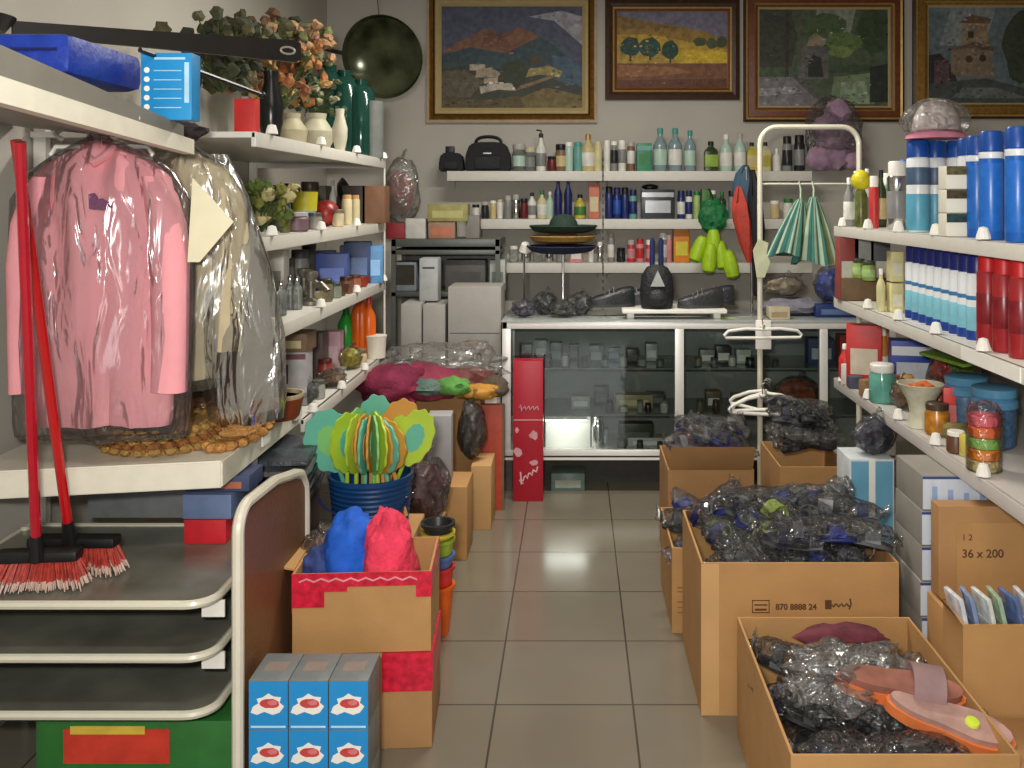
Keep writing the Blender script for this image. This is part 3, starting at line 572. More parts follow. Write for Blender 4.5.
# ------------------------------------------------------------------ on the counter
for i, px in enumerate((558, 568)):
    bottle('bottle', 'tall navy bottle standing behind the stacked hats, %s of the two' % ('left' if i == 0 else 'right'), (PX(px, 6.69), 6.69, BS[1] + .001), .29, .028, NAVY, mt((22, 28, 66), .4), group='two navy bottles')
HX, HYY = PX(563, 5.62), 5.62
t = thing('hat_stand', 'thin metal display stand carrying three stacked hats on the counter', 'stand', (HX, HYY, CT))
b = bm_(); lathe(b, [(.07, 0), (.07, .008), (.012, .014), (.008, .03), (.008, .36), (.0, .36)], 16); link('pole', b, CHROME, t)
zt = CT + .362
for i, (c, nm, r0) in enumerate((((28, 36, 66), 'navy straw hat with wide brim, lowest of the stack', .205), ((168, 132, 70), 'ochre straw hat with wide brim, between a navy and a green one', .195), ((32, 52, 42), 'dark green straw hat with tall crown on top of the stack', .2))):
    zz = zt + i * .06
    t = thing('straw_hat', nm, 'hat', (HX - .01 + i * .006, HYY, zz), group='hats stacked on the counter stand')
    m = mt(c, .8, var=.25, scale=60, bump=.4, bscale=180)
    b = bm_(); lathe(b, [(.092, 0), (.13, .004), (.18, .016), (r0, .04), (r0 + .004, .044), (r0 - .002, .048), (.178, .026), (.13, .012), (.094, .008)], 28); link('brim', b, m, t)
    b = bm_(); lathe(b, [(.091, .0035), (.09, .03), (.08, .07), (.062, .1), (.03, .112), (0, .114)], 24) if i == 2 else lathe(b, [(.091, .0035), (.09, .02), (.088, .05), (.0, .052)], 24); link('crown', b, m, t)
# clear bags of sunglasses on the counter
for i, (px, yy, c) in enumerate(((524, 5.5, (70, 66, 86)), (545, 5.62, (58, 62, 66)), (563, 5.5, (66, 66, 58)), (580, 5.6, (84, 84, 88)))):
    ball_bag('bagged_goods', 'clear bag of dark sunglasses on the counter below the hats, %s from the left' % ORD[i], (PX(px, yy), yy, CT + .001), (.075, .06, .05 + .018 * (i % 2)), mt(c, .4, var=.6, scale=40), cat='bag', group='bags of sunglasses on the counter', seed=20 + i, amp=.4)
def lamp_():
    t = thing('clamp_lamp', 'small white clamp lamp at the left end of the counter', 'lamp', (PX(522, 5.5) - .0, 5.74, CT))
    b = bm_(); lathe(b, [(.04, 0), (.04, .012), (.008, .018)], 14); tube(b, [(0, 0, .01), (0, 0, .3), (.0, -.01, .36), (.01, -.04, .4)], .006, 8); link('lamp_stem', b, CHROME, t)
    b = bm_(); lathe(b, [(.014, .05), (.022, .045), (.04, 0), (.037, 0), (.02, .04)], 14, M=Matrix.Translation((.01, -.05, .38)) @ Matrix.Rotation(.5, 4, 'X')); link('lamp_shade', b, WHITE, t)
lamp_()
# white board with shoes, handbag
b = bm_(); x0, x1 = PX(622, 5.42), PX(726, 5.42); box(b, (x0, 5.38, 0), (x1, 5.7, .022), bev=.004)
for xx in (x0 + .05, x1 - .05): box(b, (xx - .02, 5.42, -.035), (xx + .02, 5.66, .001), bev=.004)
mono('display_board', 'long white raised display board on the counter under the black shoes', 'board', b, WHITE, (0, 0, CT + .0355))
def shoe(label, loc, rz, c, sole=(60, 60, 58), L=.27, group=None, flat=1.):
    t = thing('shoe', label, 'shoe', loc, rz, group)
    b = bm_(); prism(b, sole_outline(L, .092), 2, 0, .022); link('sole', b, mt(sole, .6), t)
    b = bm_()
    secs = [(-.48, .62, .095), (-.38, .8, .1), (-.2, .84, .092), (0, .86, .075), (.2, .95, .058), (.36, .86, .045), (.47, .5, .03)]
    rings = []
    for u, w, hh in secs:
        rings.append([b.verts.new((u * L, .046 * w * math.cos(PI * k / 8), .02 + hh * flat * max(0, math.sin(PI * k / 8)) ** .7)) for k in range(9)])
    for p, q in zip(rings, rings[1:]):
        for k in range(8): b.faces.new((p[k], p[k + 1], q[k + 1], q[k]))
    b.faces.new(rings[0]); b.faces.new(rings[-1])
    link('upper', b, mt(c, .35, bump=.2, bscale=80), t)
    b = bm_()
    for u in (-.02, .06, .14): tube(b, [(u * L * 1.2, .03 * math.cos(a), .02 + (.085 - u * .16) * flat * math.sin(a) ** .7 * 1.03) for a in [PI * (.2 + .6 * k / 6) for k in range(7)]], .003, 6)
    link('laces', b, mt((120, 120, 122), .7), t)
    return t
zb = CT + .059
shoe('black shoe pointing left on the white board, beside the black backpack', (PX(612, 5.52), 5.52, zb), PI + .15, (32, 36, 38), group='black shoes on the counter')
shoe('black shoe lying behind the first one on the white board', (PX(640, 5.63), 5.64, zb), PI - .1, (30, 30, 34), group='black shoes on the counter')
shoe('dark grey shoe to the right of the black backpack, toe to the left', (PX(700, 5.48), 5.47, zb), PI + .1, (42, 44, 46), group='black shoes on the counter')
shoe('black shoe at the right end of the white board, behind the grey one', (PX(712, 5.62), 5.63, zb), PI - .05, (34, 34, 38), group='black shoes on the counter')
t = thing('backpack', 'small black backpack with two upright navy straps standing on the counter', 'backpack', (PX(656, 5.5), 5.44, zb))
b = bm_(); loft(b, [((0, 0, 0), .085, .045), ((0, 0, .01), .09, .05), ((0, 0, .1), .098, .055), ((0, 0, .19), .088, .045), ((0, .0, .235), .06, .03), ((0, 0, .25), .03, .015)], 24); link('bag_body', b, mt((30, 30, 33), .6, bump=.4, bscale=60), t)
b = bm_(); prism(b, [(-.04, .13), (.04, .13), (.0, .22)], 1, -.062, -.04); link('pale_panel', b, mt((168, 170, 166), .5), t)
b = bm_(); blob(b, (0, -.055, .065), (.055, .025, .05), .08, 3, 2, 2); link('front_pocket', b, mt((42, 42, 46), .5, bump=.4, bscale=60), t)
for sx in (-.025, .025):
    b = bm_(); tube(b, [(sx, .02, .2), (sx, .02, .27), (sx, .015, .385), (sx, .01, .4)], [.015, .016, .015, .009], 10); link('shoulder_strap', b, mt((30, 40, 88), .5), t)
# folded parasol, neon clogs
t = thing('folded_parasol', 'folded red, black and blue parasol leaning by the back shelves', 'parasol', (PX(752, 5.74), 5.74, CT + .001))
for k, (c, a) in enumerate((((170, 58, 44), 3.6), ((26, 26, 30), -.3), ((58, 84, 104), 1.7))):
    b = bm_()
    loft(b, [((.02 * math.cos(a) + dx, .03 * math.sin(a), zz), rx, rx * .8) for zz, rx, dx in [((.3, .01, -.0), (.4, .035, -.02), (.55, .055, -.045), (.66, .05, -.06), (.76, .012, -.065)), ((.1, .01, .0), (.3, .03, .01), (.5, .045, .01), (.7, .045, -.005), (.86, .012, -.02)), ((.54, .012, -.03), (.66, .055, -.045), (.76, .06, -.05), (.84, .045, -.04), (.89, .012, -.03))][k]], 14, lambda v, q: Vector((.006 * math.sin(5 * q + v.z * 9), .006 * math.cos(4 * q), 0))); link('canopy_panel', b, mt(c, .7, bump=.2), t)
b = bm_(); tube(b, [(0, 0, 0), (0, 0, .2), (-.035, 0, .88)], .009, 8); link('shaft', b, CHROME, t)
t = thing('hanging_clog_bunch', 'bunch of lime yellow rubber clogs under a green mesh bag by the parasol', 'clog bunch', (PX(713, 6.45), 6.45, PZ(196, 6.45)))
for k, (dx, dz, ry, h) in enumerate(((-.1, -.36, .35, .19), (-.03, -.42, .12, .21), (.05, -.4, -.1, .2), (.11, -.46, -.2, .2), (.0, -.3, 0, .16))):
    b = bm_(); M = Matrix.Translation((dx, -.03 * (k % 2) - .02, dz)) @ Matrix.Rotation(ry, 4, 'Y')
    lathe(b, [(.02, -h / 2 * .98), (.045, -h / 2 * .8), (.052, -h * .1), (.043, h * .25), (.03, h * .45), (.012, h / 2), (0, h / 2)], 14, M=M); link('clog', b, mt((164, 200, 36), .4, bump=.2), t)
b = bm_(); blob(b, (0, 0, -.14), (.09, .06, .12), .35, 3, 5, 3); link('mesh_bag', b, mt((26, 110, 60), .6, var=.5, scale=40), t)
b = bm_(); tube(b, [(0, 0, -.04), (0, .02, .0), (0, .19, .05)], .006, 6); link('cord', b, BLACK, t)

# ------------------------------------------------------------------ white tube rack with hangers and hammocks
RY = 4.95; xl, xr = PX(760, RY), PX(859, RY); zt = PZ(127, RY)
t = thing('hanging_rack', 'white tubular rack with a rounded top standing behind the cartons', 'rack', ((xl + xr) / 2, RY, 0)); hw = (xr - xl) / 2
TUBEM = mt((214, 210, 190), .3, var=.03, coat=.3)
b = bm_(); r = .09; tube(b, [(-hw, 0, .02), (-hw, 0, zt - r)] + arc((-hw + r, 0, zt - r), r, PI, PI / 2, 7, (0, 2)) + arc((hw - r, 0, zt - r), r, PI / 2, 0, 7, (0, 2)) + [(hw, 0, zt - r), (hw, 0, .02)], .014, 10); link('tube_frame', b, TUBEM, t)
b = bm_(); zc = PZ(184, RY); tube(b, [(-hw, 0, zc), (hw, 0, zc)], .006, 8); link('cross_rail', b, TUBEM, t)
for sx in (-hw, hw):
    b = bm_(); box(b, (sx - .02, -.16, 0), (sx + .02, .16, .024), bev=.006); link('foot', b, TUBEM, t)
b = bm_(); za = PZ(333, RY); box(b, (-hw - .028, -.035, za - .08), (-hw + .052, -.016, za + .07), bev=.004); link('clip_plate', b, WHITE, t)
b = bm_(); zk = PZ(388, RY); tube(b, [(-hw, -.01, zk), (-hw, -.14, zk), (-hw, -.15, zk + .02)], .006, 8); link('peg', b, TUBEM, t); b = bm_(); tube(b, [(-hw, -.01, za + .04), (-hw, -.1, za + .04), (-hw, -.11, za + .06)], .006, 8); link('peg', b, TUBEM, t)
b = bm_(); prism(b, [(-.02, -.1), (.02, -.1), (.05, -.02), (.03, .02), (.04, .08), (-.01, .1), (-.04, .04), (-.03, -.03)], 1, -.02, -.012); link('paper_tag', b, mt((196, 200, 166), .7), t, (-hw + .0, 0, PZ(258, RY)))
def hanger(label, loc, w, rot, group, drop=.1, c=WHITE, rad=.006):
    t = thing('clothes_hanger', label, 'clothes hanger', loc, rot, group)
    b = bm_(); h = w / 2
    tube(b, [(-h, 0, -drop), (-h * .96, 0, -drop - .012), (0, 0, -drop - .014), (h * .96, 0, -drop - .012), (h, 0, -drop), (h * .9, 0, -drop + .022), (h * .45, 0, -drop * .45), (0, 0, -.03), (-h * .45, 0, -drop * .45), (-h * .9, 0, -drop + .022)], rad, 8, closed=True); link('hanger_bar', b, c, t)
    b = bm_(); tube(b, [(0, 0, -.03), (0, 0, -.005)] + [Vector((.014 + .018 * math.cos(a), 0, .018 + .018 * math.sin(a))) for a in [PI + .4 - k * .45 for k in range(9)]], .003, 6); link('hook', b, CHROME, t)
    return t
hanger('empty white plastic hanger on the upper peg of the tubular rack', (xl, RY - .08, za + .06), .4, (0, 0, .05), 'empty white hangers', .06, rad=.008)
hanger('empty white hanger on the lower peg of the rack, in front of the other two', (xl - .015, RY - .145, zk + .02), .33, (0, .08, .12), 'empty white hangers', .11, rad=.009)
hanger('empty white hanger on the lower peg of the rack, tilted behind the front one', (xl + .0, RY - .105, zk + .025), .34, (0, -.1, -.2), 'empty white hangers', .1, rad=.009)
hanger('empty white hanger on the lower peg of the rack, closest to the post', (xl + .01, RY - .07, zk + .03), .32, (0, .16, -.35), 'empty white hangers', .12, rad=.009)
def net(label, px0, px1, pt, yt, yb, seed, sw=0.):
    xa, xb = PX(px0, RY - .02), PX(px1, RY - .02); xt = PX(pt, RY - .02); z0, z1 = PZ(yt, RY), PZ(yb, RY)
    t = thing('hanging_hammock', label, 'hammock', (xt, RY - .03, z0))
    mats = [mt(c, .75, var=.12) for c in ((58, 116, 104), (168, 186, 160), (40, 84, 82), (120, 130, 84))]
    b = bm_(); n = 44
    rings = []
    for j in range(9):
        v = j / 8; ring = []
        for i in range(n):
            u = i / n; a = 2 * PI * u
            w = .018 + ((xb - xa) / 2 - .018) * v ** .8; cx = ((xa + xb) / 2 - xt) * v
            pl = 1 + .16 * math.sin(11 * a + seed) * min(1, v * 2)
            ring.append(b.verts.new((cx + w * math.cos(a) * pl, (.016 + .05 * v) * math.sin(a) * pl, (z1 - z0) * v + .014 * math.sin(3 * a + seed) * v)))
        rings.append(ring)
    for p, q in zip(rings, rings[1:]):
        for i in range(n): b.faces.new((p[i], p[(i + 1) % n], q[(i + 1) % n], q[i])).material_index = [0, 1, 0, 2, 0, 3, 1, 0, 2, 0, 1][i % 11]
    b.faces.new(rings[-1]); b.faces.new(rings[0][::-1])
    link('folded_net', b, mats, t, sharp=1.2)
    b = bm_(); tube(b, [(0, 0, -.005), (.004, .01, (zc - z0) * .6), (0, .03, zc - z0 + .012)], .005, 6); link('cord', b, mats[1], t)
net('folded green and white hammock hanging beside the rack post, slanting to the left', 768, 806, 800, 199, 254, 1)
net('wider folded green hammock hanging in the middle of the white rack', 793, 836, 813, 197, 262, 2)

# ================================================================== LEFT SIDE
LX = -1.05
def at(px, X): return F * X / (px - CX)         # depth at which x = X is seen at column px
LZ = [1.875, 1.525, 1.205, .80]
LN = ['top', 'second', 'third', 'lowest']
SHW = mt((216, 212, 202), .3, var=.03)
t = thing('wall_rack', 'white metal rack of four shelves along the left wall, behind the hanging shirts', 'shelving', (LX, 3.1, 0))
for k, z in enumerate(LZ):
    y0, y1 = (3.12, 5.25) if k < 3 else (3.68, 5.25)
    b = bm_(); box(b, (LWX + .01 - LX, y0 - 3.1, z - .02), (0, y1 - 3.1, z), bev=.002); box(b, (-.014, y0 - 3.1, z - .05), (.002, y1 - 3.1, z), bev=.003); box(b, (LWX + .01 - LX, y1 - 3.115, z - .05), (0, y1 - 3.1 + .001, z), bev=.002); sf = link('shelf', b, SHW, t)
    for j in range(4 if k < 3 else 3):
        yy = y0 + (y1 - y0) * (.08 + .3 * j); b = bm_(); lathe(b, [(.022, 0), (.02, .012), (.014, .03), (0, .034)], 10); link('price_clip', b, WHITE, sf, (0, yy - 3.1, z + .004))
for yy in (5.22, 3.14):
    b = bm_(); box(b, (LWX + .01 - LX, yy - 3.1, 0), (LWX + .05 - LX, yy + .03 - 3.1, 2.2)); link('upright', b, SHW, t)
b = bm_(); tube(b, [(-.006, 5.262 - 3.1, .8), (-.006, 5.262 - 3.1, 1.86)], .006, 8); link('front_rod', b, SHW, t)

def lp(px, X, k, dz=.0015):
    Y = at(px, X)
    if Y > 5.12: Y = 5.12; X = PX(px, Y)
    return Vector((X, Y, LZ[k] + dz))
# --- top shelf: vases, dried flowers, big green bottles
def vase(label, px, X, h, r, m, prof=None):
    b = bm_(); lathe(b, prof or [(r * .6, 0), (r * .95, h * .3), (r, h * .55), (r * .55, h * .85), (r * .6, h), (r * .5, h), (r * .45, h * .86), (r * .7, h * .5), (0, h * .3)], 18)
    return mono('vase', label, 'vase', b, m, lp(px, X, 0))
POT = mt((160, 152, 124), .55, var=.15)
vase('cream vase under the orange dried flowers on the top left shelf', 291, -1.3, .17, .075, POT)
vase('cream vase with ivy, beside the green bottles on the top left shelf', 316, -1.25, .19, .085, mt((168, 164, 140), .5, var=.12))
vase('tall black vase behind the red frame on the top left shelf', 271, -1.22, .29, .05, mt((22, 24, 24), .25))
vase('slim black vase between the ivy and the green bottles', 322, -1.42, .33, .045, mt((30, 34, 32), .3))
vase('slim cream vase in front of the green bottles', 340, -1.1, .2, .035, mt((190, 186, 164), .5))
GB = mt((34, 84, 72), .12, trans=.55, var=.08, ior=1.4)
for i, (px, X, h, r) in enumerate(((329, -1.36, .5, .085), (345, -1.26, .47, .085), (361, -1.16, .42, .075))):
    b = bm_(); lathe(b, [(r * .9, 0), (r, .02), (r, h * .82), (r * .7, h * .9), (r * .45, h * .93), (r * .48, h), (r * .38, h), (r * .36, h * .92), (0, h * .9)], 18)
    mono('glass_bottle', 'large dark green glass bottle, %s of three on the top left shelf' % ORD[i], 'bottle', b, GB, lp(px, X, 0), group='large green bottles')
b = bm_(); lathe(b, [(.05, 0), (.052, .3), (.046, .305), (.045, .01), (0, .01)], 16); mono('grey_cylinder', 'plain grey cylinder vase at the far corner of the top left shelf', 'vase', b, mt((104, 108, 104), .5), lp(374, -1.09, 0))
def bouquet(name, label, px, X, z0, cols, n, spread, size, seed):
    rr = random.Random(seed); Y = at(px, X)
    t = thing(name, label, 'flowers', (X, Y, LZ[0] + z0))
    bs, bl = bm_(), [bm_() for _ in cols]
    for i in range(n):
        p = Vector((rr.gauss(0, spread * .5), rr.gauss(0, spread * .6), rr.uniform(.02, spread * 1.5)))
        tube(bs, [(0, 0, -.02), p * .5 + Vector((0, 0, .02)), p], .0025, 5)
        blob(bl[i % len(cols)], p, [size * rr.uniform(.6, 1.2) for _ in range(3)], .6, 3, i + seed, 2)
    link('stems', bs, mt((70, 84, 48), .8), t)
    for c, bb in zip(cols, bl): link('blossoms', bb, mt(c, .85, var=.3, scale=50), t)
bouquet('dried_flowers', 'orange and yellow dried flowers above the cream vase on the top left shelf', 284, -1.3, .2, [(150, 96, 54), (168, 132, 78), (120, 74, 46), (84, 88, 50)], 80, .17, .026, 1)
bouquet('ivy_spray', 'dark green ivy spilling over the cream vase on the top left shelf', 318, -1.26, .18, [(48, 62, 40), (70, 84, 52), (34, 44, 32), (150, 148, 116)], 60, .12, .02, 2)
bouquet('dried_flowers', 'tall rusty pink dried flowers beside the long black pan handle', 300, -1.36, .4, [(124, 88, 80), (150, 116, 84), (96, 100, 60)], 80, .16, .028, 3)
bouquet('dried_flowers', 'dark green foliage at the very back of the top left shelf', 262, -1.62, .42, [(48, 54, 34), (70, 70, 44), (96, 70, 48)], 90, .2, .028, 5)
pack('picture_box', 'red box with a dark picture frame edge, at the near end of the top shelf', lp(247, -1.16, 0) + Vector((0, 0, .0)), .075, .05, .13, mt((188, 40, 38), .5), None, None, 'box')
bouquet('dried_flowers', 'olive green dried flowers behind the light blue box at the top', 222, -1.4, .22, [(62, 64, 40), (84, 80, 52), (46, 50, 34)], 70, .18, .03, 4)
# wok hanging on the back wall side, seen from below
t = thing('hanging_wok', 'round black steel wok hanging from the ceiling by a wire, beside the first painting', 'wok', tuple(P(382, 57, 5.9)), (.25, 0, -.15))
rw = 42 * 5.9 / F
b = bm_(); pr = [(rw, 0), (rw * .93, .045), (rw * .7, .08), (rw * .3, .1), (0, .104)]
pr2 = [(0, .1), (rw * .3, .096), (rw * .69, .075), (rw * .92, .04), (rw * .985, 0), (rw, 0)]
lathe(b, pr2 + [(rw * 1.0, .004)] + [(rw * .94, .048), (rw * .71, .084), (rw * .3, .104), (0, .108)], 40, M=Matrix.Rotation(-PI / 2, 4, 'X')); link('bowl', b, mt((62, 66, 44), .16, .35, var=.6, scale=7), t)  # olive in the bowl colour stands for green reflections on black steel
b = bm_(); tube(b, [(-rw * .98, .0, .03), (-rw * 1.25, -.01, .05), (-rw * 1.4, -.01, .06)], [.012, .014, .012], 8); link('side_handle', b, BLACK, t)
b = bm_(); tube(b, [(-.0, .01, rw * .98), (0, 0, rw + .25), (0, .13, CEIL - P(382, 57, 5.9).z - .01)], .003, 6); link('wire_cord', b, DARK, t)

# --- second shelf
def L2(px, X): return lp(px, X, 1)
t = thing('beaker_set', 'yellow-rimmed pale blue plastic beaker on the second left shelf', 'beaker', L2(305, -1.2))
b = bm_(); lathe(b, [(.044, 0), (.05, .1), (.05, .105), (.046, .105), (.04, .004), (0, .004)], 18); link('beaker', b, mt((150, 182, 204), .4), t)
b = bm_(); lathe(b, [(.0515, .0755), (.056, .16), (.053, .16), (.0512, .1055)], 18); link('rim', b, mt((186, 176, 44), .45), t)
bottle('bottle', 'slim white bottle behind the red ball on the second left shelf', L2(333, -1.32), .23, .02, CL['white'], CAPN['grey'])
t = thing('ball', 'dark red patterned ball on the second left shelf', 'ball', L2(326, -1.16)); b = bm_(); bmesh.ops.create_uvsphere(b, u_segments=24, v_segments=14, radius=.062, matrix=Matrix.Translation((0, 0, .062))); link('ball_body', b, mt((128, 30, 28), .35, var=.5, scale=22), t)
for i, (px, X) in enumerate(((347, -1.14), (355, -1.16))): can('canister', 'tall beige canister on the second left shelf, %s one of the pair' % ['nearer', 'farther'][i], L2(px, X), .15, .026, BEIGE, CARDPALE, cat='canister', group='beige canisters', capf=.12)
jar('jar', 'brown jar with a white lid near the far end of the second left shelf', L2(367, -1.12), .09, .04, BROWN, WHITE)
jar('jar', 'black jar behind the brown one on the second left shelf', L2(365, -1.35), .13, .05, BLACK, BLACK)
bouquet_z = LZ[1] - LZ[0]
bouquet('plastic_fern', 'yellow and green plastic flowers at the near end of the second left shelf', 262, -1.13, bouquet_z + .03, [(110, 110, 46), (170, 160, 112), (76, 92, 36)], 60, .1, .02, 6)
jar('jar', 'dark jar beside the plastic flowers on the second left shelf', L2(278, -1.2), .16, .05, mt((50, 60, 62), .3), BLACK)
jar('jar', 'purple-grey jar in front of the yellow-rimmed beaker', L2(297, -1.1), .075, .045, mt((112, 88, 96), .5), GREYW)
t = thing('figurine', 'small black figurine on the second left shelf', 'figurine', L2(376, -1.25)); b = bm_(); blob(b, (0, 0, .05), (.05, .04, .05), .2, 3, 1, 2, floor=.0); blob(b, (0, -.01, .12), (.03, .03, .035), .2, 3, 2, 2); link('figure', b, BLACK, t)
t = thing('iron_pan', 'black cast iron pan standing on edge at the back of the second left shelf', 'pan', L2(345, -1.45)); b = bm_(); lathe(b, [(.1, 0), (.12, .03), (.115, .03), (.096, .005), (0, .005)], 24, M=Matrix.Translation((0, 0, .122)) @ Matrix.Rotation(1.2, 4, 'Y')); link('pan_body', b, BLACK, t)
for i, (px, c) in enumerate(((285, (70, 56, 48)), (318, (88, 84, 76)), (357, (60, 50, 46)), (376, (120, 84, 60)))):
    pack('carton_pack', '%s box at the back of the second left shelf, %s from the left' % (['dark brown', 'grey', 'dark', 'tan'][i], ORD[i]), L2(px, -1.5), .14, .12, .2, mt(c, .6), None, None, group='boxes at the back of the second left shelf', rz=PI / 2)
# --- third shelf
def L3(px, X): return lp(px, X, 2)
pack('carton_pack', 'white box standing behind the glass bottles on the third left shelf', L3(275, -1.3) + Vector((0, 0, .0)), .1, .085, .225, WHITE, GREYW, None)
for i, (px, X) in enumerate(((264, -1.13), (272, -1.17), (281, -1.13), (290, -1.16), (268, -1.22), (297, -1.13))):
    bottle('glass_bottle', 'small clear glass cruet on the third left shelf, %s from the left' % ORD[i], L3(px, X), .135, .022, CLEARB, CHROME, group='glass cruets')
bigb = [(320, -1.4, .16, .14, .17, (44, 62, 132), 'dark blue appliance box'), (333, -1.18, .15, .11, .185, (52, 74, 150), 'blue box with a pale picture'), (350, -1.28, .1, .1, .2, (80, 76, 108), 'violet box'), (372, -1.12, .12, .1, .2, (88, 140, 190), 'light blue box'), (358, -1.45, .14, .14, .22, (40, 64, 110), 'navy box at the back')]
for i, (px, X, w, d, h, c, nm) in enumerate(bigb): pack('carton_pack', '%s on the third left shelf' % nm, L3(px, X), w, d, h, mt(c, .45), mt(tuple(min(255, v + 55) for v in c), .45), None, group='blue boxes on the third left shelf', rz=.15)
for i, (px, X) in enumerate(((304, -1.2), (311, -1.12))):
    t = thing('tap_fitting', 'old grey metal fitting on the third left shelf, %s of two' % ['nearer', 'farther'][i], 'fitting', L3(px, X)); b = bm_(); lathe(b, [(.04, 0), (.04, .015), (.018, .03), (.016, .1), (.03, .12), (.03, .14), (0, .145)], 14); tube(b, [(0, 0, .08), (.05, -.02, .09), (.08, -.03, .06)], .012, 8); link('fitting_body', b, mt((120, 116, 104), .4, .4, var=.3), t)
for i, (px, X, c, nm) in enumerate(((318, -1.1, (148, 138, 110), 'cream enamel bowl'), (340, -1.09, (96, 60, 46), 'dark brown bowl'), (362, -1.09, (150, 56, 40), 'red-brown dish'))):
    b = bm_(); r = .045; lathe(b, [(r * .5, 0), (r * .9, .03), (r, .05), (r * .95, .05), (r * .84, .03), (0, .008)], 18); mono('bowl', '%s at the front edge of the third left shelf' % nm, 'bowl', b, mt(c, .4), L3(px, X))
# --- lowest shelf
def L4(px, X): return lp(px, X, 3)
t = thing('toaster_box', 'white appliance box with a dark picture, near end of the lowest left shelf', 'box', L4(289, -1.2), (0, 0, .1)); b = bm_(); box(b, (-.085, -.07, .0), (.085, .07, .22), bev=.003); link('box_body', b, mt((176, 172, 176), .5), t); b = bm_(); box(b, (-.06, -.0715, .09), (.01, -.069, .17)); link('printed_panel', b, mt((60, 56, 64), .5), t); b = bm_(); box(b, (-.08, -.0715, .19), (.08, -.069, .212)); link('printed_stripe', b, mt((120, 72, 84), .5), t)
pack('carton_pack', 'brown and white box stacked on the white appliance box', L4(289, -1.2) + Vector((0, 0, .222)), .19, .15, .075, mt((122, 98, 74), .6), BEIGE, None)
pack('carton_pack', 'pink and white box behind the yellow bag on the lowest left shelf', L4(333, -1.22), .09, .08, .19, mt((190, 150, 162), .5), mt((210, 180, 190), .5), None)
pack('carton_pack', 'dark brown box between the appliance box and the pink box', L4(315, -1.24), .1, .1, .22, mt((92, 78, 74), .6), None, None)
ball_bag('snack_bag', 'yellow bag lying on the lowest left shelf', L4(350, -1.13), (.06, .05, .06), mt((196, 180, 50), .4, var=.3), group=None, cat='bag', seed=31)
ball_bag('snack_bag', 'brown and cream bag beside the yellow bag on the lowest left shelf', L4(331, -1.11), (.07, .05, .04), mt((130, 100, 70), .5, var=.5), cat='bag', seed=32)
ball_bag('snack_bag', 'small grey bag at the front of the lowest left shelf, nearest the clear sleeves', L4(307, -1.12), (.05, .05, .045), mt((72, 78, 70), .5, var=.5), cat='bag', seed=33)
for i, (px, X, h) in enumerate(((362, -1.2, .36), (369, -1.12, .33), (358, -1.3, .36))):
    bottle('bottle', 'tall orange bottle on the lowest left shelf, %s of three' % ORD[i], L4(px, X), h, .037, mt((216, 96, 24), .3), mt((196, 60, 30), .35), group='orange bottles', neck=.25)
bottle('spray_bottle', 'bright green spray bottle beside the orange ones on the lowest left shelf', L4(346, -1.24), .34, .045, mt((40, 150, 50), .3), WHITE, pump=True, neck=.4)
b = bm_(); lathe(b, [(.05, 0), (.055, .1), (.06, .12), (0, .125)], 16); mono('tub', 'white tub at the far end of the lowest left shelf', 'tub', b, OFFWHITE, L4(376, -1.12))

ex = [(1, 285, -1.1, 'bottle', .13, .02, 'olive green', (92, 96, 44)), (1, 290, -1.32, 'canister', .2, .035, 'black', (34, 32, 34)), (1, 315, -1.1, 'jar', .07, .03, 'grey', (130, 126, 118)), (1, 338, -1.1, 'jar', .08, .028, 'cream', (190, 176, 140)), (1, 343, -1.28, 'canister', .2, .035, 'dark brown', (70, 52, 44)), (1, 310, -1.4, 'canister', .22, .05, 'brown', (100, 78, 60)), (1, 372, -1.09, 'jar', .06, .028, 'white', (200, 196, 186)),
      (2, 300, -1.35, 'canister', .2, .045, 'steel', (150, 150, 146)), (2, 309, -1.38, 'canister', .24, .04, 'dark grey', (70, 70, 68)), (2, 326, -1.09, 'jar', .1, .03, 'olive', (110, 104, 80)), (2, 335, -1.09, 'jar', .07, .03, 'grey green', (116, 122, 108)), (2, 346, -1.09, 'jar', .08, .032, 'brown', (110, 70, 52)), (2, 286, -1.35, 'canister', .17, .04, 'pewter', (120, 118, 110)), (2, 355, -1.1, 'jar', .07, .03, 'copper', (150, 84, 56)),
      (3, 318, -1.1, 'jar', .08, .03, 'clear grey', (150, 150, 142)), (3, 325, -1.18, 'canister', .1, .035, 'red', (150, 60, 50)), (3, 341, -1.09, 'jar', .07, .028, 'white', (206, 204, 196)), (3, 361, -1.09, 'jar', .09, .03, 'cream', (200, 190, 150))]
for k, px, X, kind, h, r, nm, c in ex:
    m = mt(c, .4, var=.2)
    (bottle if kind == 'bottle' else jar)(kind, '%s %s among the small goods on the %s left shelf' % (nm, kind, LN[k]), lp(px, X, k), h, r, m, mt(tuple(int(v * .6) for v in c), .4), group='small goods on the left rack')

# ------------------------------------------------------------------ near upper shelf with shirts
t = thing('hanging_shelf', 'wide white shelf above the pink shirt with a thick front lip', 'shelf', (LX, 2.2, 1.82))
b = bm_()
def q8(b, pts):
    v = [b.verts.new(p) for p in pts]
    for f in ((0, 1, 2, 3), (7, 6, 5, 4), (0, 4, 5, 1), (1, 5, 6, 2), (2, 6, 7, 3), (3, 7, 4, 0)): b.faces.new([v[i] for i in f])
ya, yb = 1.45, 2.62
za, zb_ = 1.845, 1.776
q8(b, [(0, ya - 2.2, za - 1.82), (0, yb - 2.2, zb_ - 1.82), (0, yb - 2.2, zb_ + .04 - 1.82), (0, ya - 2.2, za + .052 - 1.82), (-.03, ya - 2.2, za - 1.82), (-.03, yb - 2.2, zb_ - 1.82), (-.03, yb - 2.2, zb_ + .04 - 1.82), (-.03, ya - 2.2, za + .052 - 1.82)]); link('front_lip', b, OFFWHITE, t)
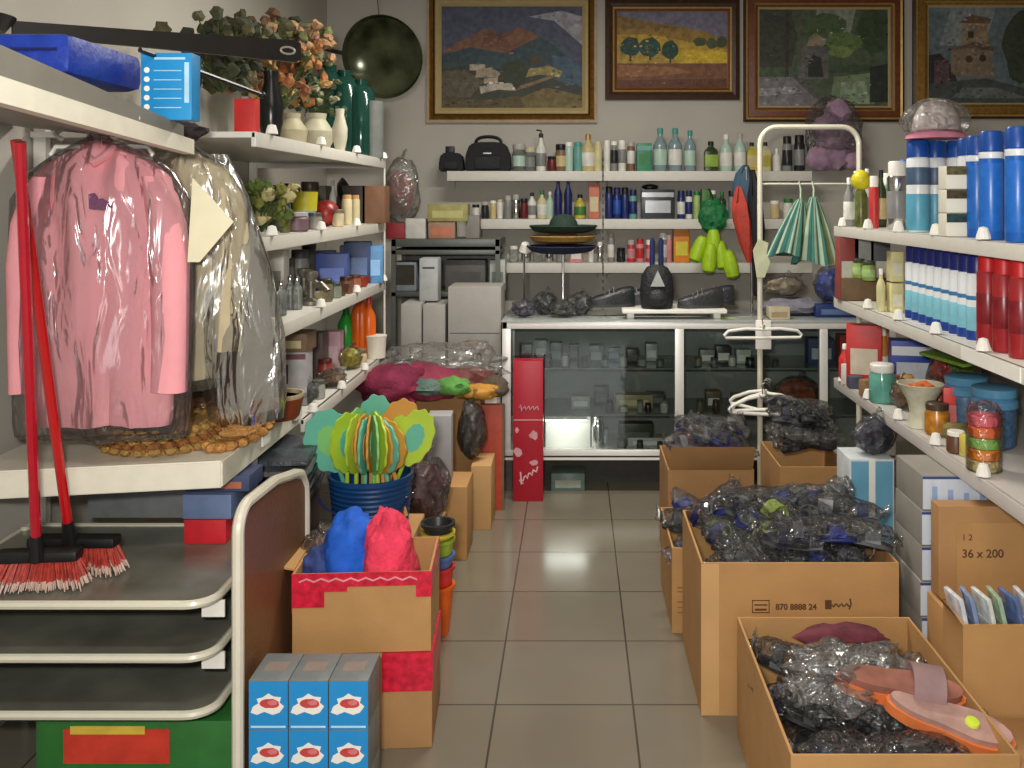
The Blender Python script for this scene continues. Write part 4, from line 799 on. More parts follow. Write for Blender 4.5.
b = bm_(); q8(b, [(-.031, ya - 2.2, za + .03 - 1.82), (-.031, yb - 2.2, zb_ + .028 - 1.82), (-.031, yb - 2.2, zb_ + .04 - 1.82), (-.031, ya - 2.2, za + .045 - 1.82), (-.74, ya - 2.2, za + .08 - 1.82), (-.74, 3.05 - 2.2, zb_ + .11 - 1.82), (-.74, 3.05 - 2.2, zb_ + .122 - 1.82), (-.74, ya - 2.2, za + .095 - 1.82)]); link('shelf_board', b, mt((150, 147, 138), .5), t)
b = bm_(); q8(b, [(-.004, ya - 2.2, za + .053 - 1.82), (-.004, yb - 2.26, zb_ + .042 - 1.82), (-.004, yb - 2.26, zb_ + .075 - 1.82), (-.004, ya - 2.2, za + .12 - 1.82), (-.01, ya - 2.2, za + .053 - 1.82), (-.01, yb - 2.26, zb_ + .042 - 1.82), (-.01, yb - 2.26, zb_ + .075 - 1.82), (-.01, ya - 2.2, za + .12 - 1.82)]); link('edge_guard', b, mt((128, 124, 114), .4, var=.05), t)
b = bm_(); lathe(b, [(.012, 0), (.01, .02), (0, .026)], 10); link('price_clip', b, WHITE, t, (-.015, 2.3 - 2.2, .0 + .025))
# goods on it
zz = 1.905
t = thing('storage_bag', 'dark blue zipped storage bag on the upper left shelf', 'bag', (-1.3, 2.3, zz + .035)); b = bm_(); box(b, (-.13, -.1, 0), (.13, .28, .1), bev=.03); link('bag_body', b, mt((14, 50, 150), .5, var=.15, bump=.3, bscale=20), t); b = bm_(); tube(b, [(-.1, -.102, .06), (.1, -.102, .06)], .004, 6); link('zip', b, NAVY, t)
t = thing('insect_coil_box', 'light blue box printed with rows of white dots and lines on the upper left shelf', 'box', (PX(171, 2.5), 2.5, 1.858))
b = bm_(); box(b, (-.066, -.03, 0), (.066, .03, .175), bev=.003); bo = link('box_body', b, mt((30, 136, 196), .4, var=.06), t)
for i in range(5):
    b = bm_(); lathe(b, [(.0075, 0), (.0075, .0015), (0, .0016)], 12, M=Matrix.Translation((-.05, -.0295, .13 - i * .024)) @ Matrix.Rotation(PI / 2, 4, 'X')); link('white_dot', b, WHITE, bo)
    b = bm_(); box(b, (-.032, -.0312, .127 - i * .024), (.04, -.029, .1295 - i * .024)); link('white_line', b, mt((160, 204, 226), .4), bo)
b = bm_(); box(b, (.048, -.0312, .045), (.06, -.029, .15)); box(b, (-.03, -.0312, .157), (.05, -.029, .163)); link('white_stripe', b, mt((170, 210, 230), .4), t)
b = bm_(); blob(b, (0, 0, .03), (.12, .07, .035), .3, 3, 3, 3, floor=0); mono('folded_cloth', 'dark purple folded cloth on the shelf beside the light blue box', 'cloth', b, mt((52, 40, 46), .9), (-1.22, 2.83, LZ[0] - .05))
# giant pan: long black handle
t = thing('paella_pan', 'long-handled black steel pan lying high across the upper left shelves', 'pan', tuple(P(300, 52, 3.3)), (0, 0, 0))
e = P(12, 28, 2.7) - P(300, 52, 3.3)
b = bm_(); dirv = e.normalized(); L_ = e.length
M = Matrix.Translation((0, 0, 0)) @ dirv.to_track_quat('X', 'Z').to_matrix().to_4x4()
q = []
pts = [(0, -.028), (.02, -.038), (L_ * .6, -.026), (L_, -.02), (L_, .02), (L_ * .6, .026), (.02, .038), (0, .028)]
prism(b, pts, 1, -.008, .008)
for v in b.verts: v.co = M @ v.co
link('long_handle', b, mt((30, 27, 24), .4), t)
b = bm_(); tube(b, [M @ Vector((.05 + .026 * math.cos(a), .0095, .012 * math.sin(a))) for a in [2 * PI * i / 14 for i in range(14)]], .004, 6, closed=True); link('hanging_eye', b, mt((150, 142, 130), .4), t)
b = bm_(); lathe(b, [(.13, 0), (.16, .04), (.156, .04), (.127, .004), (0, .004)], 32, M=M @ Matrix.Translation((L_ + .15, 0, -.02))); link('pan_bowl', b, BLACK, t)
t = thing('hanging_rod', 'thin black rod slanting below the long pan handle', 'rod', tuple(P(140, 50, 2.42))); b = bm_(); tube(b, [(0, 0, 0), P(262, 95, 2.95) - P(140, 50, 2.42)], .007, 8); link('rod_shaft', b, BLACK, t)
b = bm_(); blob(b, P(262, 95, 2.95) - P(140, 50, 2.42), (.012, .012, .012), 0, 1, 0, 2); link('rod_tip', b, BLACK, t)

# shirts
def fold(sc, amp, seed):
    def f(v, a):
        n = noise.noise(Vector((v.x * 14, v.z * 2.2, seed))) + .5 * noise.noise(Vector((v.x * 30, v.z * 5, seed + 4)))
        return Vector((0, amp * n * (1 if math.sin(a) < 0 else .4), .25 * amp * noise.noise(Vector((v.x * 9, 0, seed))) ))
    return f
def shirt(label, x, Y, top, bot, w, m, seed, group, skew=0., cover=True, rot=0., fm=FILM):
    t = thing('shirt', label, 'shirt', (x, Y, bot), (0, 0, rot), group)
    hgt = top - bot; hw = w / 2
    b = bm_(); secs = []
    for v, ww, d in ((0, .9, .055), (.02, .93, .06), (.2, .96, .06), (.45, .98, .06), (.68, 1., .055), (.8, .99, .05), (.88, .92, .045), (.935, .7, .04), (.965, .46, .036), (.985, .26, .032), (1, .2, .028)):
        secs.append(((skew * (v - .5), 0, hgt * v), hw * ww * .9, d))
    loft(b, secs, 64, fold(1, .05, seed)); sbd = link('shirt_body', b, m, t, sharp=1.)
    b = bm_(); tube(b, [(-hw * .17, -.02, hgt * .985), (-hw * .1, -.035, hgt * .955), (0, -.042, hgt * .93), (hw * .1, -.035, hgt * .955), (hw * .17, -.02, hgt * .985), (0, .02, hgt * 1.0)], .014, 8, closed=True); link('collar', b, m, sbd)
    for sx in (-1, 1):
        b = bm_(); ss = []
        for v, ox_, r in ((.0, .82, .05), (.2, .83, .054), (.45, .82, .058), (.6, .78, .058), (.7, .7, .05), (.76, .62, .03)): ss.append(((sx * hw * ox_, -.012, hgt * (.12 + v)), r, .05))
        loft(b, ss, 24, fold(1, .02, seed + sx)); link('sleeve', b, m, t, sharp=1.)
    if cover:
        b = bm_(); secs = []
        for v, ww, d in ((-.045, .98, .062), (.0, 1.0, .085), (.3, 1.04, .095), (.6, 1.06, .092), (.8, 1.02, .085), (.9, .84, .078), (.96, .55, .07), (1.0, .3, .062), (1.03, .12, .04)):
            secs.append(((skew * (v - .5), 0, hgt * v), hw * ww * 1.04, d))
        loft(b, secs, 64, fold(1, .035, seed + 9)); link('plastic_cover', b, fm, t, sharp=1.5)
    return t
PINKM = mt((246, 166, 174), .85, var=.05, scale=6, bump=.15, bscale=30)
sh = shirt('pale pink shirt with a small purple crest in a clear hanging cover', -1.395, 2.8, 1.815, .99, .5, PINKM, 3, None)
b = bm_()
prism(b, [(-.004, 0), (.035, -.004), (.06, .004), (.05, .02), (.03, .03), (.022, .026), (.01, .045), (-.006, .042)], 1, -.085, -.078); link('chest_crest', b, mt((128, 60, 110), .6, var=.4, scale=200), sh, (.01, .0, (1.625 - .99)))
shirt('beige shirt in a clear cover hanging just behind the pink shirt', -1.22, 2.97, 1.8, 1.1, .36, mt((196, 182, 148), .85, var=.08, bump=.15, bscale=30), 7, None, .03)
t = thing('hanging_card', 'cream cardboard square showing through the clear sleeves beside the pink shirt', 'card', tuple(P(213, 262, 2.74))); b = bm_(); prism(b, [(PX(188, 2.74) - PX(213, 2.74), .0), (PX(193, 2.74) - PX(213, 2.74), PZ(178, 2.74) - PZ(262, 2.74)), (PX(234, 2.74) - PX(213, 2.74), PZ(222, 2.74) - PZ(262, 2.74)), (PX(200, 2.74) - PX(213, 2.74), PZ(262, 2.74) - PZ(262, 2.74))], 1, -.004, .0); link('card_sheet', b, mt((232, 224, 192), .6, var=.03), t)
t = thing('garment_sleeve', 'grey garment hanging in a long shiny clear sleeve, right of the pink shirt', 'garment bag', tuple(P(240, 428, 3.0)))
b = bm_(); hz = PZ(160, 3.) - PZ(428, 3.)
loft(b, [((.02, 0, .06), .085, .05), ((.02, 0, hz * .3), .09, .055), ((-.01, 0, hz * .6), .085, .05), ((-.045, 0, hz * .85), .05, .04), ((-.07, 0, hz), .02, .02)], 40, fold(1, .03, 12)); link('garment', b, mt((124, 118, 108), .8, var=.15, scale=6, bump=.3, bscale=20), t, sharp=1.)
b = bm_(); loft(b, [((.02, 0, .03), .115, .08), ((.02, 0, .1), .125, .085), ((.02, 0, hz * .35), .12, .085), ((-.01, 0, hz * .6), .105, .08), ((-.045, 0, hz * .85), .07, .06), ((-.07, 0, hz * 1.02), .03, .03)], 48, fold(1, .05, 15)); link('plastic_sleeve', b, FILMG, t, sharp=1.5)
t = hanger('white hanger holding the pink shirt, its hook showing left of the collar', (-1.395, 2.8, 1.825), .3, 0, None, .04, rad=.007)
b = bm_(); tube(b, [(-.03, 0, 0), (-.045, 0, .035), (-.09, -.03, .04), (-.11, -.05, .015), (-.085, -.06, -.0)], .007, 8); link('wire_loop', b, GREYW, t)

# near lower shelf
t = thing('end_shelf', 'thick white shelf holding straw mats below the pink shirt', 'shelf', (LX, 2.81, .878))
b = bm_(); prism(b, [(LX + .006 - LX, 0), (0, .83), (LWX + .055 - LX, .83), (LWX + .055 - LX, -.125)], 2, -.08, 0); bmesh.ops.bevel(b, geom=list(b.edges), offset=.004, segments=2, affect='EDGES'); link('shelf_board', b, OFFWHITE, t)
b = bm_(); box(b, (.0065, .35, -.05), (.0125, .43, -.012)); link('price_tag', b, WHITE, t); b = bm_(); box(b, (.0065, .72, -.05), (.0125, .8, -.012)); link('price_tag', b, WHITE, t)
STRAW = mt((176, 136, 72), .8, var=.35, scale=45, bump=.8, bscale=90); STRAW2 = mt((150, 96, 48), .8, var=.35, scale=45, bump=.8, bscale=90)
def mat_(label, px0, px1, Y, z, m, n, seed, dep=.16):
    xa, xb = PX(px0, Y), PX(px1, Y); w = (xb - xa) / 2
    b = bm_(); rr = random.Random(seed)
    pts = []
    for k in range(60):
        a = 2 * PI * k / 60; pts.append((w * math.cos(a) * (1 + .03 * math.sin(n * a)), dep * math.sin(a) * (1 + .05 * math.sin(n * a))))
    prism(b, pts, 2, 0, .016)
    for k in range(n):
        a = 2 * PI * k / n; blob(b, (w * 1.0 * math.cos(a), dep * 1.02 * math.sin(a), .014), (.02, .02, .015), .2, 3, k, 2)
    return mono('straw_mat', label, 'mat', b, m, ((xa + xb) / 2, Y + dep, z), 0, 'straw mats on the end shelf')
for i_ in range(3): mat_('straw mat under the pale ones on the near end shelf, %s of three' % ['lowest', 'middle', 'upper'][i_], 84 + 6 * (i_ % 2), 196 - 5 * i_, 2.85, .8795 + .0165 * i_, STRAW2 if i_ == 1 else STRAW, 24, 5 + i_)
mat_('pale straw mat with scalloped rim, on the pile on the near end shelf', 82, 190, 2.85, .9295, STRAW, 26, 1)
mat_('brown straw mat on top of the pile below the pink shirt', 90, 160, 2.86, .9625, STRAW2, 24, 2)
mat_('small straw mat with beaded rim at the right corner of the end shelf', 192, 240, 2.9, .8795, mt((196, 140, 72), .8, var=.35, scale=45, bump=.8, bscale=90), 18, 3, .2)
ball_bag('bagged_mat', 'clear bag of folded straw mats between the shirt and the clear sleeve', (PX(178, 3.2), 3.36, .8795), (.13, .09, .05), STRAW2, cat='bag', seed=44)
t = thing('terracotta_dish', 'terracotta dish with a cream rim at the corner of the end shelf', 'dish', (PX(279, 3.35) - .0, 3.35, .8795)); b = bm_(); lathe(b, [(.06, 0), (.07, .01), (.085, .075), (.079, .075), (.06, .012), (0, .01)], 24); link('dish_body', b, mt((128, 58, 30), .5), t)
b = bm_(); lathe(b, [(.0855, .0755), (.088, .082), (.088, .09), (.08, .09), (.0795, .0755)], 24); link('rim', b, mt((190, 170, 140), .5), t)

# ------------------------------------------------------------------ tray rack on the floor
RX = PX(238, 2.5)
t = thing('tray_rack', 'low rack with white tubular end frame, brown side board and grey wire trays', 'rack', (RX, 2.5, 0))
path = [(0, 0, 0), (0, 0, .77)] + [(0, .07 - .07 * math.cos(a), .77 + .062 * math.sin(a)) for a in [PI / 2 * k / 5 for k in range(1, 6)]] + [(0, .3, .822), (0, .5, .785), (0, .57, .765), (0, .61, .72), (0, .62, .66), (0, .62, 0)]
b = bm_(); tube(b, path, .016, 10); link('end_frame', b, mt((214, 208, 190), .35, var=.04, coat=.2), t)
b = bm_(); prism(b, [(.016, .06), (.016, .76), (.08, .812), (.3, .806), (.5, .77), (.56, .75), (.6, .71), (.604, .06)], 0, -.006, .006); link('side_board', b, mt((112, 76, 48), .45, var=.12, scale=5, bump=.1), t)
MESHM = mt((112, 112, 100), .3, .0, var=.3, scale=6, coat=.2)
TR = [(.584, 'top'), (.444, 'middle'), (.294, 'bottom')]
tx0, tx1, ty0, ty1 = LWX + .02 - RX, PX(214, 2.5) - RX - .01, .0, .6
for z, nm in TR:
    r = .07
    rim = [(tx0, ty0, z), (tx1 - r, ty0, z)] + [(tx1 - r + r * math.sin(a), ty0 + r - r * math.cos(a), z) for a in [PI / 2 * k / 6 for k in range(1, 6)]] + [(tx1, ty0 + r, z), (tx1, ty1, z), (tx0, ty1, z)]
    b = bm_(); prism(b, [(p[0], p[1]) for p in rim], 2, z - .006, z + .004); tp = link('tray', b, MESHM, t)
    b = bm_(); tube(b, rim, .012, 8, closed=True); link('tray_rim', b, TUBEM, tp)
    if nm != 'top' or 1:
        b = bm_(); box(b, (tx1 - .05, .07, z - .062), (tx1 + .012, .076, z - .016)); 
        if nm != 'bottom': link('price_tag', b, WHITE, tp)
        else: b.free()
    b = bm_(); tube(b, [(tx1 + .008, .2, z), (-.0, .2, z - .01)], .007, 6); tube(b, [(tx1 + .008, .5, z), (-.0, .5, z - .01)], .007, 6); link('tray_support', b, TUBEM, tp)
b = bm_(); tube(b, [(tx0 + .01, .04, 0), (tx0 + .01, .04, .6)], .012, 8); tube(b, [(tx0 + .01, .56, 0), (tx0 + .01, .56, .6)], .012, 8); link('wall_post', b, TUBEM, t)
# goods on and under the rack
t = thing('game_box', 'long green box with a red printed top under the trays', 'box', (PX(130, 2.55) , 2.78, 0)); w = .27
b = bm_(); box(b, (-w, -.2, 0), (w, .18, .235), bev=.004); link('box_body', b, mt((46, 112, 48), .5, var=.1), t)
b = bm_(); box(b, (-w * .72, -.2015, .12), (w * .35, -.199, .214)); box(b, (-w * .72, -.195, .234), (w * .35, .1, .2365)); link('red_panel', b, mt((206, 62, 44), .5, var=.15), t)
b = bm_(); box(b, (-w * .65, -.2025, .2), (w * .1, -.2, .222)); link('yellow_strip', b, mt((220, 190, 70), .5), t)
zt1 = .584 + .0045
pack('carton_pack', 'red box lying at the back corner of the top wire tray', (PX(211, 2.98), 2.98, zt1), .13, .1, .075, mt((200, 34, 44), .5), None, None)
pack('carton_pack', 'slate blue box on the red box at the back of the wire tray', (PX(213, 2.98), 2.99, zt1 + .077), .15, .12, .075, mt((104, 122, 158), .5), None, None)
pack('carton_pack', 'dark blue box with an orange print on top of the slate blue box', (PX(226, 3.03), 3.02, zt1 + .154), .2, .13, .05, mt((62, 72, 104), .5), mt((176, 104, 76), .5), None)
b = bm_(); box(b, (-.36, 0, 0), (-.012, .004, .2)); box(b, (.012, 0, 0), (.2, .004, .2)); mono('grey_board', 'grey backing board behind the brooms, under the end shelf', 'board', b, mt((112, 116, 116), .6), (-1.25, 3.14, .6))
for i in range(5):
    w = .19; b = bm_(); rr = random.Random(i); sheet(b, lambda u, v: Vector(((u - .5) * 2 * .17, (v - .5) * 2 * .19, .02 + .010 * math.sin(u * 9 + i) * math.sin(v * 7))), 12, 12, .016)
    mono('folded_blanket', 'dark grey folded cover in plastic under the end shelf, %s from the top' % ORD[4 - i], 'folded cover', b, mt([(58, 62, 70), (86, 88, 90), (46, 50, 58), (104, 106, 106), (66, 70, 78)][i], .35, var=.25, bump=.3), (-1.1, 3.4, .6 + i * .036), .1, 'folded covers')
t = thing('cover_crate', 'dark plastic crate under the folded grey covers behind the tray rack', 'crate', (-1.1, 3.4, 0)); b = bm_(); lathe(b, [(.2, 0), (.22, .6), (.205, .6), (.19, .02), (0, .02)], 4, M=Matrix.Rotation(PI / 4, 4, 'Z'));
for v in b.verts: v.co.x *= .95
link('crate_body', b, mt((48, 50, 52), .5), t); b = bm_(); box(b, (-.15, -.15, .585), (.15, .15, .598)); link('lid', b, mt((56, 58, 60), .5), t)

# brooms
def broom(label, foot, top, w, seed, mhandle, yaw=0.):
    t = thing('broom', label, 'broom', foot, 0, 'red brooms')
    d = Vector(top) - Vector(foot)
    a = d.normalized()
    b = bm_(); tube(b, [a * .11, d], .0135, 10); link('handle', b, mhandle, t)
    b = bm_(); tube(b, [a * .085, a * .16], [.02, .015], 10); link('socket', b, BLACK, t)
    b = bm_(); box(b, (-w / 2, -.025, .07), (w / 2, .03, .1), bev=.01); bl = link('broom_block', b, BLACK, t, (0, 0, 0), (0, 0, yaw))
    rr = random.Random(seed); b = bm_(); b2 = bm_()
    for i in range(420):
        u, v = rr.uniform(-1, 1), rr.uniform(-1, 1); p0 = Vector((u * w * .48, v * .02, .072)); p1 = Vector((u * w * .62 + rr.uniform(-.006, .006), v * .045 - .012, rr.uniform(0.001, .012)))
        pm = p0.lerp(p1, .7)
        tube(b, [p0, pm], .0024, 4); tube(b2, [pm, p1], [.0024, .0014], 4)
    link('bristles', b, mt((176, 62, 50), .6, var=.35, scale=60), bl); link('bristle_tips', b2, mt((206, 178, 164), .6), bl)
REDH = mt((190, 18, 24), .18, coat=.6, var=.05)
f1 = (PX(74, 2.72), 2.72, zt1); f2 = (PX(38, 2.61), 2.61, zt1)
broom('red-handled broom with its head fully in view, resting on the top wire tray', f1, tuple(P(16, 140, 2.4)), .25, 1, REDH)
broom('second red-handled broom, nearer the edge, behind its twin on the wire tray', f2, tuple(P(20, 142, 2.3)), .22, 2, mt((180, 20, 40), .2, coat=.5, var=.05), .1)

# ------------------------------------------------------------------ detergent packs and cartons by the rack
SKY = mt((38, 140, 206), .35, var=.04)
dx0 = PX(246, 2.5) + .006
for k in range(3):
    for i in range(3):
        w, h, d = .1035, .128, .15
        x = dx0 + (i + .5) * (w + .002); z = k * (h + .001)
        t = thing('detergent_box', 'sky blue white-splashed box by the tray rack, %s from left in the %s layer' % (ORD[i], ['bottom', 'middle', 'top'][k]), 'detergent box', (x, 2.5, z), 0, 'blue detergent boxes')
        b = bm_(); box(b, (-w / 2, 0, 0), (w / 2, d, h), bev=.002); bo = link('box_body', b, mt((112, 118, 118), .45, var=.12), t)
        b = bm_(); box(b, (-w / 2 + .001, -.0012, .0), (w / 2 - .001, .001, h - .003)); link('front_print', b, SKY, bo)
        b = bm_(); pts = [(-.046, -.02), (-.03, -.026), (-.01, -.018), (.012, -.026), (.03, -.02), (.042, -.004), (.03, .006), (.034, .02), (.014, .022), (-.0, .03), (-.014, .02), (-.03, .016), (-.026, .004), (-.04, -.004)]
        prism(b, [(x_, z_ + .064) for x_, z_ in pts], 1, -.002, -.0008); link('white_splash', b, WHITE, bo)
        b = bm_(); prism(b, [(x_, z_ + .066) for x_, z_ in ell(0.004, .002, .026, .0125, 16, .1, 3)], 1, -.0028, -.0016); link('red_mark', b, mt((196, 70, 70), .5), bo)
        b = bm_(); prism(b, [(x_, z_ + .068) for x_, z_ in ell(.012, .002, .012, .007, 10, .2, 5)], 1, -.0034, -.0024); link('pink_highlight', b, mt((214, 120, 122), .5), bo)  # lighter pink oval, part of the print
        b = bm_(); box(b, (-w / 2 + .006, -.002, .004), (w / 2 - .006, -.0008, .009)); link('white_line', b, mt((190, 222, 236), .4), bo)
        if k == 2:
            b = bm_(); box(b, (-.03, .05, h - .0005), (.03, .1, h + .0008)); link('top_print', b, mt((138, 124, 114), .5), bo)
TAPE = mt((206, 32, 58), .3, var=.3, scale=45)
cx0, cx1 = -.862, PX(427, 2.85)
t1 = carton('carton', 'closed cardboard box with red tape, lower of the stack beside the detergent', cx0 + .02, cx1 + .005, 2.85, 3.15, 0, .284, CARD2, opened=False, group=None, yaw=.06)
hq = (cx1 - cx0 - .015) / 2
b = bm_(); box(b, (hq - .15, -.1515, .172), (hq + .0015, -.1495, .2855)); box(b, (hq - .0005, -.1498, .172), (hq + .0015, .15, .2855)); box(b, (hq - .15, -.1498, .2835), (hq + .0012, .15, .2852)); link('tape_strip', b, TAPE, BODY[t1.name])
t2 = carton('carton', 'open cardboard box with red tape round its rim, holding blue and pink cloth', cx0 + .005, cx1 - .0, 2.86, 3.16, .287, .527, CARD, yaw=.06)
hx = (cx1 - cx0 - .005) / 2
b = bm_()
box(b, (-hx - .0015, -.1522, .2), (hx + .0015, -.15, .2415)); box(b, (-hx - .0015, -.1528, .14), (-hx + .095, -.15, .2)); box(b, (hx - .045, -.1528, .165), (hx + .0015, -.15, .2)); box(b, (hx - .33, -.1525, .186), (hx - .25, -.15, .2))
box(b, (hx, -.15, .17), (hx + .0016, .15, .2415)); box(b, (-hx - .0016, -.15, .12), (-hx, .15, .2415)); link('tape_strip', b, TAPE, BODY[t2.name])
b = bm_()
rr = random.Random(9)
zg = [(-hx + .02 + i * .022, .215 + .009 * (i % 2)) for i in range(17)]
prism(b, zg + [(p, q + .005) for p, q in zg[::-1]], 1, -.1536, -.1518)
link('tape_print', b, mt((226, 150, 160), .4), t2)
b = bm_(); prism(b, [(0, 0), (0, .006), (.1, .03), (.13, -.0), (.127, -.006), (.1, .02)], 0, -.12, .12); link('flap', b, CARD, t2, (-hx, 0, .239), (0, 0, PI / 2))
def cloth(label, px, py, Y, rx, rz, ry, m, seed, z0):
    b = bm_(); x = PX(px, Y)
    r = bmesh.ops.create_icosphere(b, subdivisions=4, radius=1)
    for v in r['verts']:
        n = v.co; k = 1 + .22 * noise.noise(n * 2.2 + Vector((seed, 0, 0))) + .1 * noise.noise(n * 6 + Vector((seed, 3, 0)))
        z = n.z * rz * k
        v.co = Vector((n.x * rx * k, n.y * ry * k, max(z, -rz * .95)))
    return mono('fabric_bundle', label, 'cloth', b, m, (x, Y, z0), sharp=1.4)
cloth('bright blue cloth bundle sticking out of the red-taped open box', 351, 545, 3.02, .095, .145, .12, mt((24, 92, 200), .8, var=.25, scale=8, bump=.3, bscale=30), 2, .505)
cloth('coral pink towel bundle sticking out of the red-taped open box', 388, 540, 2.99, .085, .165, .11, mt((236, 62, 92), .85, var=.15, scale=8, bump=.4, bscale=60), 5, .5)
ball_bag('bagged_goods', 'clear bag with brown goods behind the blue cloth in the open box', (PX(316, 3.06), 3.07, .42), (.055, .05, .08), mt((112, 84, 70), .6, var=.5), cat='bag', seed=50)
cloth('dark blue cloth lying low at the left corner of the red-taped box', 322, 565, 3.0, .06, .07, .07, mt((52, 70, 130), .8, var=.3, bump=.3), 8, .49)

# carton + bucket of flower-shaped paddles
carton('carton', 'plain cardboard box under the blue bucket, behind the red-taped box', -.9, -.595, 3.34, 3.76, 0, .41, CARD, opened=False)
bx, by = PX(371, 3.5) , 3.5; br = .15
t = thing('bucket', 'dark blue ribbed plastic bucket full of flower-shaped paddles', 'bucket', (bx, by, .4115))
b = bm_(); prof = []
for i in range(13): zz = i * .018; prof += [(br * (.86 + .14 * i / 12), zz), (br * (.86 + .14 * i / 12) + .004, zz + .006), (br * (.86 + .14 * i / 12), zz + .012)]
lathe(b, prof + [(br * 1.04, .22), (br * 1.04, .236), (br * .97, .236), (br * .82, .01), (0, .01)], 32); link('bucket_body', b, mt((18, 62, 112), .35, var=.1), t)
b = bm_(); tube(b, [(br * 1.04 * math.cos(a), -.01 + br * 1.06 * math.sin(a) * .2 - br * .9, .19 - .09 * math.sin(PI * k / 12)) for k, a in enumerate([PI * k / 12 for k in range(13)])], .004, 6); link('bucket_handle', b, NAVY, t)
def paddle(label, x, y, z, rz, ry, tilt, c1, c2, R_=.085, H_=.2, seed=0):
    t = thing('flower_paddle', label, 'paddle', (x, y, z), (tilt, ry, rz), 'flower-shaped paddles in the bucket')
    b = bm_(); pts = []
    for k in range(72):
        a = 2 * PI * k / 72; r = 1 + .035 * math.cos(11 * a + seed)
        pts.append((R_ * r * math.cos(a), H_ * .5 * r * math.sin(a) + H_ * .62))
    prism(b, pts, 1, -.004, .004); link('flower_head', b, mt(c1, .5, var=.08, scale=6), t)
    b = bm_(); prism(b, [(p[0] * .5, (p[1] - H_ * .62) * .5 + H_ * .62) for p in pts], 1, -.0062, -.0042); link('flower_centre', b, mt(c2, .5, var=.08, scale=6), t)
    b = bm_(); tube(b, [(0, 0, -.14), (0, 0, H_ * .12)], .008, 8); link('stem', b, mt(c1, .5), t)
TE, LI, OR_, GN = (100, 184, 158), (176, 206, 60), (206, 148, 62), (128, 196, 112)
zb = .4115 + .222
spec = [(-.12, -.02, .35, -.30, .03, TE, GN, .09, .235, 'teal', 'at the left edge of the bucket'), (-.092, -.04, 1.05, -.22, 0, LI, TE, .085, .215, 'lime', 'next to the teal one at the left'), (-.07, .03, 1.2, -.16, 0, GN, LI, .085, .215, 'green', 'third from the left edge'),
        (-.05, -.05, 1.32, -.1, 0, LI, OR_, .08, .21, 'lime', 'fourth from the left edge'), (-.028, -.02, 1.42, -.06, 0, OR_, LI, .08, .205, 'orange', 'seen edge-on left of centre'), (-.01, -.06, 1.5, -.02, 0, TE, OR_, .08, .2, 'teal', 'seen edge-on at the centre'), (.008, -.03, 1.6, .02, 0, OR_, TE, .08, .205, 'orange', 'seen edge-on right of centre'),
        (.028, -.06, 1.95, .06, 0, GN, LI, .085, .21, 'green', 'just right of the edge-on ones'), (.046, -.07, 2.2, .1, 0, LI, GN, .09, .22, 'lime', 'large, right of the centre'), (.066, -.06, 2.3, .18, 0, OR_, LI, .085, .2, 'orange', 'between lime and teal ones at the right'), (.088, -.07, 2.45, .26, 0, TE, GN, .09, .2, 'teal', 'on the right side'),
        (.112, -.03, 2.75, .34, 0, OR_, LI, .085, .2, 'orange and lime', 'at the right edge of the bucket'), (.0, .1, .05, .0, .03, TE, GN, .075, .25, 'tall teal', 'standing up at the back'), (.07, .09, .1, .2, .03, OR_, LI, .08, .24, 'orange', 'standing at the back right'), (.115, .06, .12, .38, .05, LI, TE, .07, .22, 'lime', 'at the back right edge')]
for i, (dx, dy, rz, ry, tl, c1, c2, r_, h_, cn, wh) in enumerate(spec): paddle('%s flower-shaped paddle %s' % (cn, wh), bx + dx * .85, by + dy, zb, rz if rz < 1 else rz, ry * 0 if 1 < rz < 2 else ry, tl, c1, c2, r_, h_, i)

# dark red goods, nested pots, small cartons along the aisle
ball_bag('bagged_goods', 'dark red goods wrapped in clear plastic behind the blue bucket', (PX(421, 3.9), 3.97, .302), (.11, .1, .14), mt((92, 44, 50), .6, var=.5, scale=12), cat='bag', seed=61)
carton('carton', 'plain cardboard box under the dark red wrapped goods', -.86, -.56, 3.84, 4.12, 0, .3, CARD2, opened=False)
px_, py_ = -.568, 3.62
px_ = -.522
zc_ = 0.; cols = [((222, 98, 30), .19, 'orange'), ((206, 54, 48), .07, 'red'), ((84, 112, 170), .045, 'blue'), ((150, 176, 56), .06, 'lime green'), ((204, 190, 70), .025, 'yellow'), ((40, 42, 42), .035, 'black')]
for i, (c, h, n) in enumerate(cols):
    b = bm_(); r0 = .042 if i == 0 else .052; r1 = .06
    lathe(b, [(r0, 0), (r1, h - .012), (r1 + .006, h - .012), (r1 + .006, h - .001), (r1 - .006, h - .001), (r0 - .008, .005), (0, .005)], 24); mono('plant_pot', '%s plastic pot, %s from the floor in the nested stack' % (n, ORD[i]), 'pot', b, mt(c, .4), (px_, py_, zc_), 0, 'nested coloured pots'); zc_ += h
carton('carton', 'small cardboard box on the floor under the tall grey box', PX(437, 4.35), PX(467, 4.35), 4.35, 4.6, 0, PZ(487, 4.35), CARD, opened=False)
pack('carton_pack', 'tall pale grey box standing on the small cardboard box by the aisle', (PX(439, 4.42), 4.47, PZ(487, 4.35) + .0015), .11, .12, .31, mt((168, 166, 168), .5, var=.04), None, None, rz=.05)
carton('carton', 'narrow cardboard box on the floor beyond the tall grey box', PX(471, 4.75), PX(491, 4.75), 4.75, 5.0, 0, PZ(466, 4.75), CARDPALE, opened=False)
ball_bag('bagged_goods', 'clear bag of dark goods on the narrow cardboard box by the aisle', (PX(470, 4.78), 4.86, PZ(466, 4.75) + .0015), (.07, .08, .155), mt((74, 66, 62), .5, var=.7, scale=30), cat='bag', seed=62)
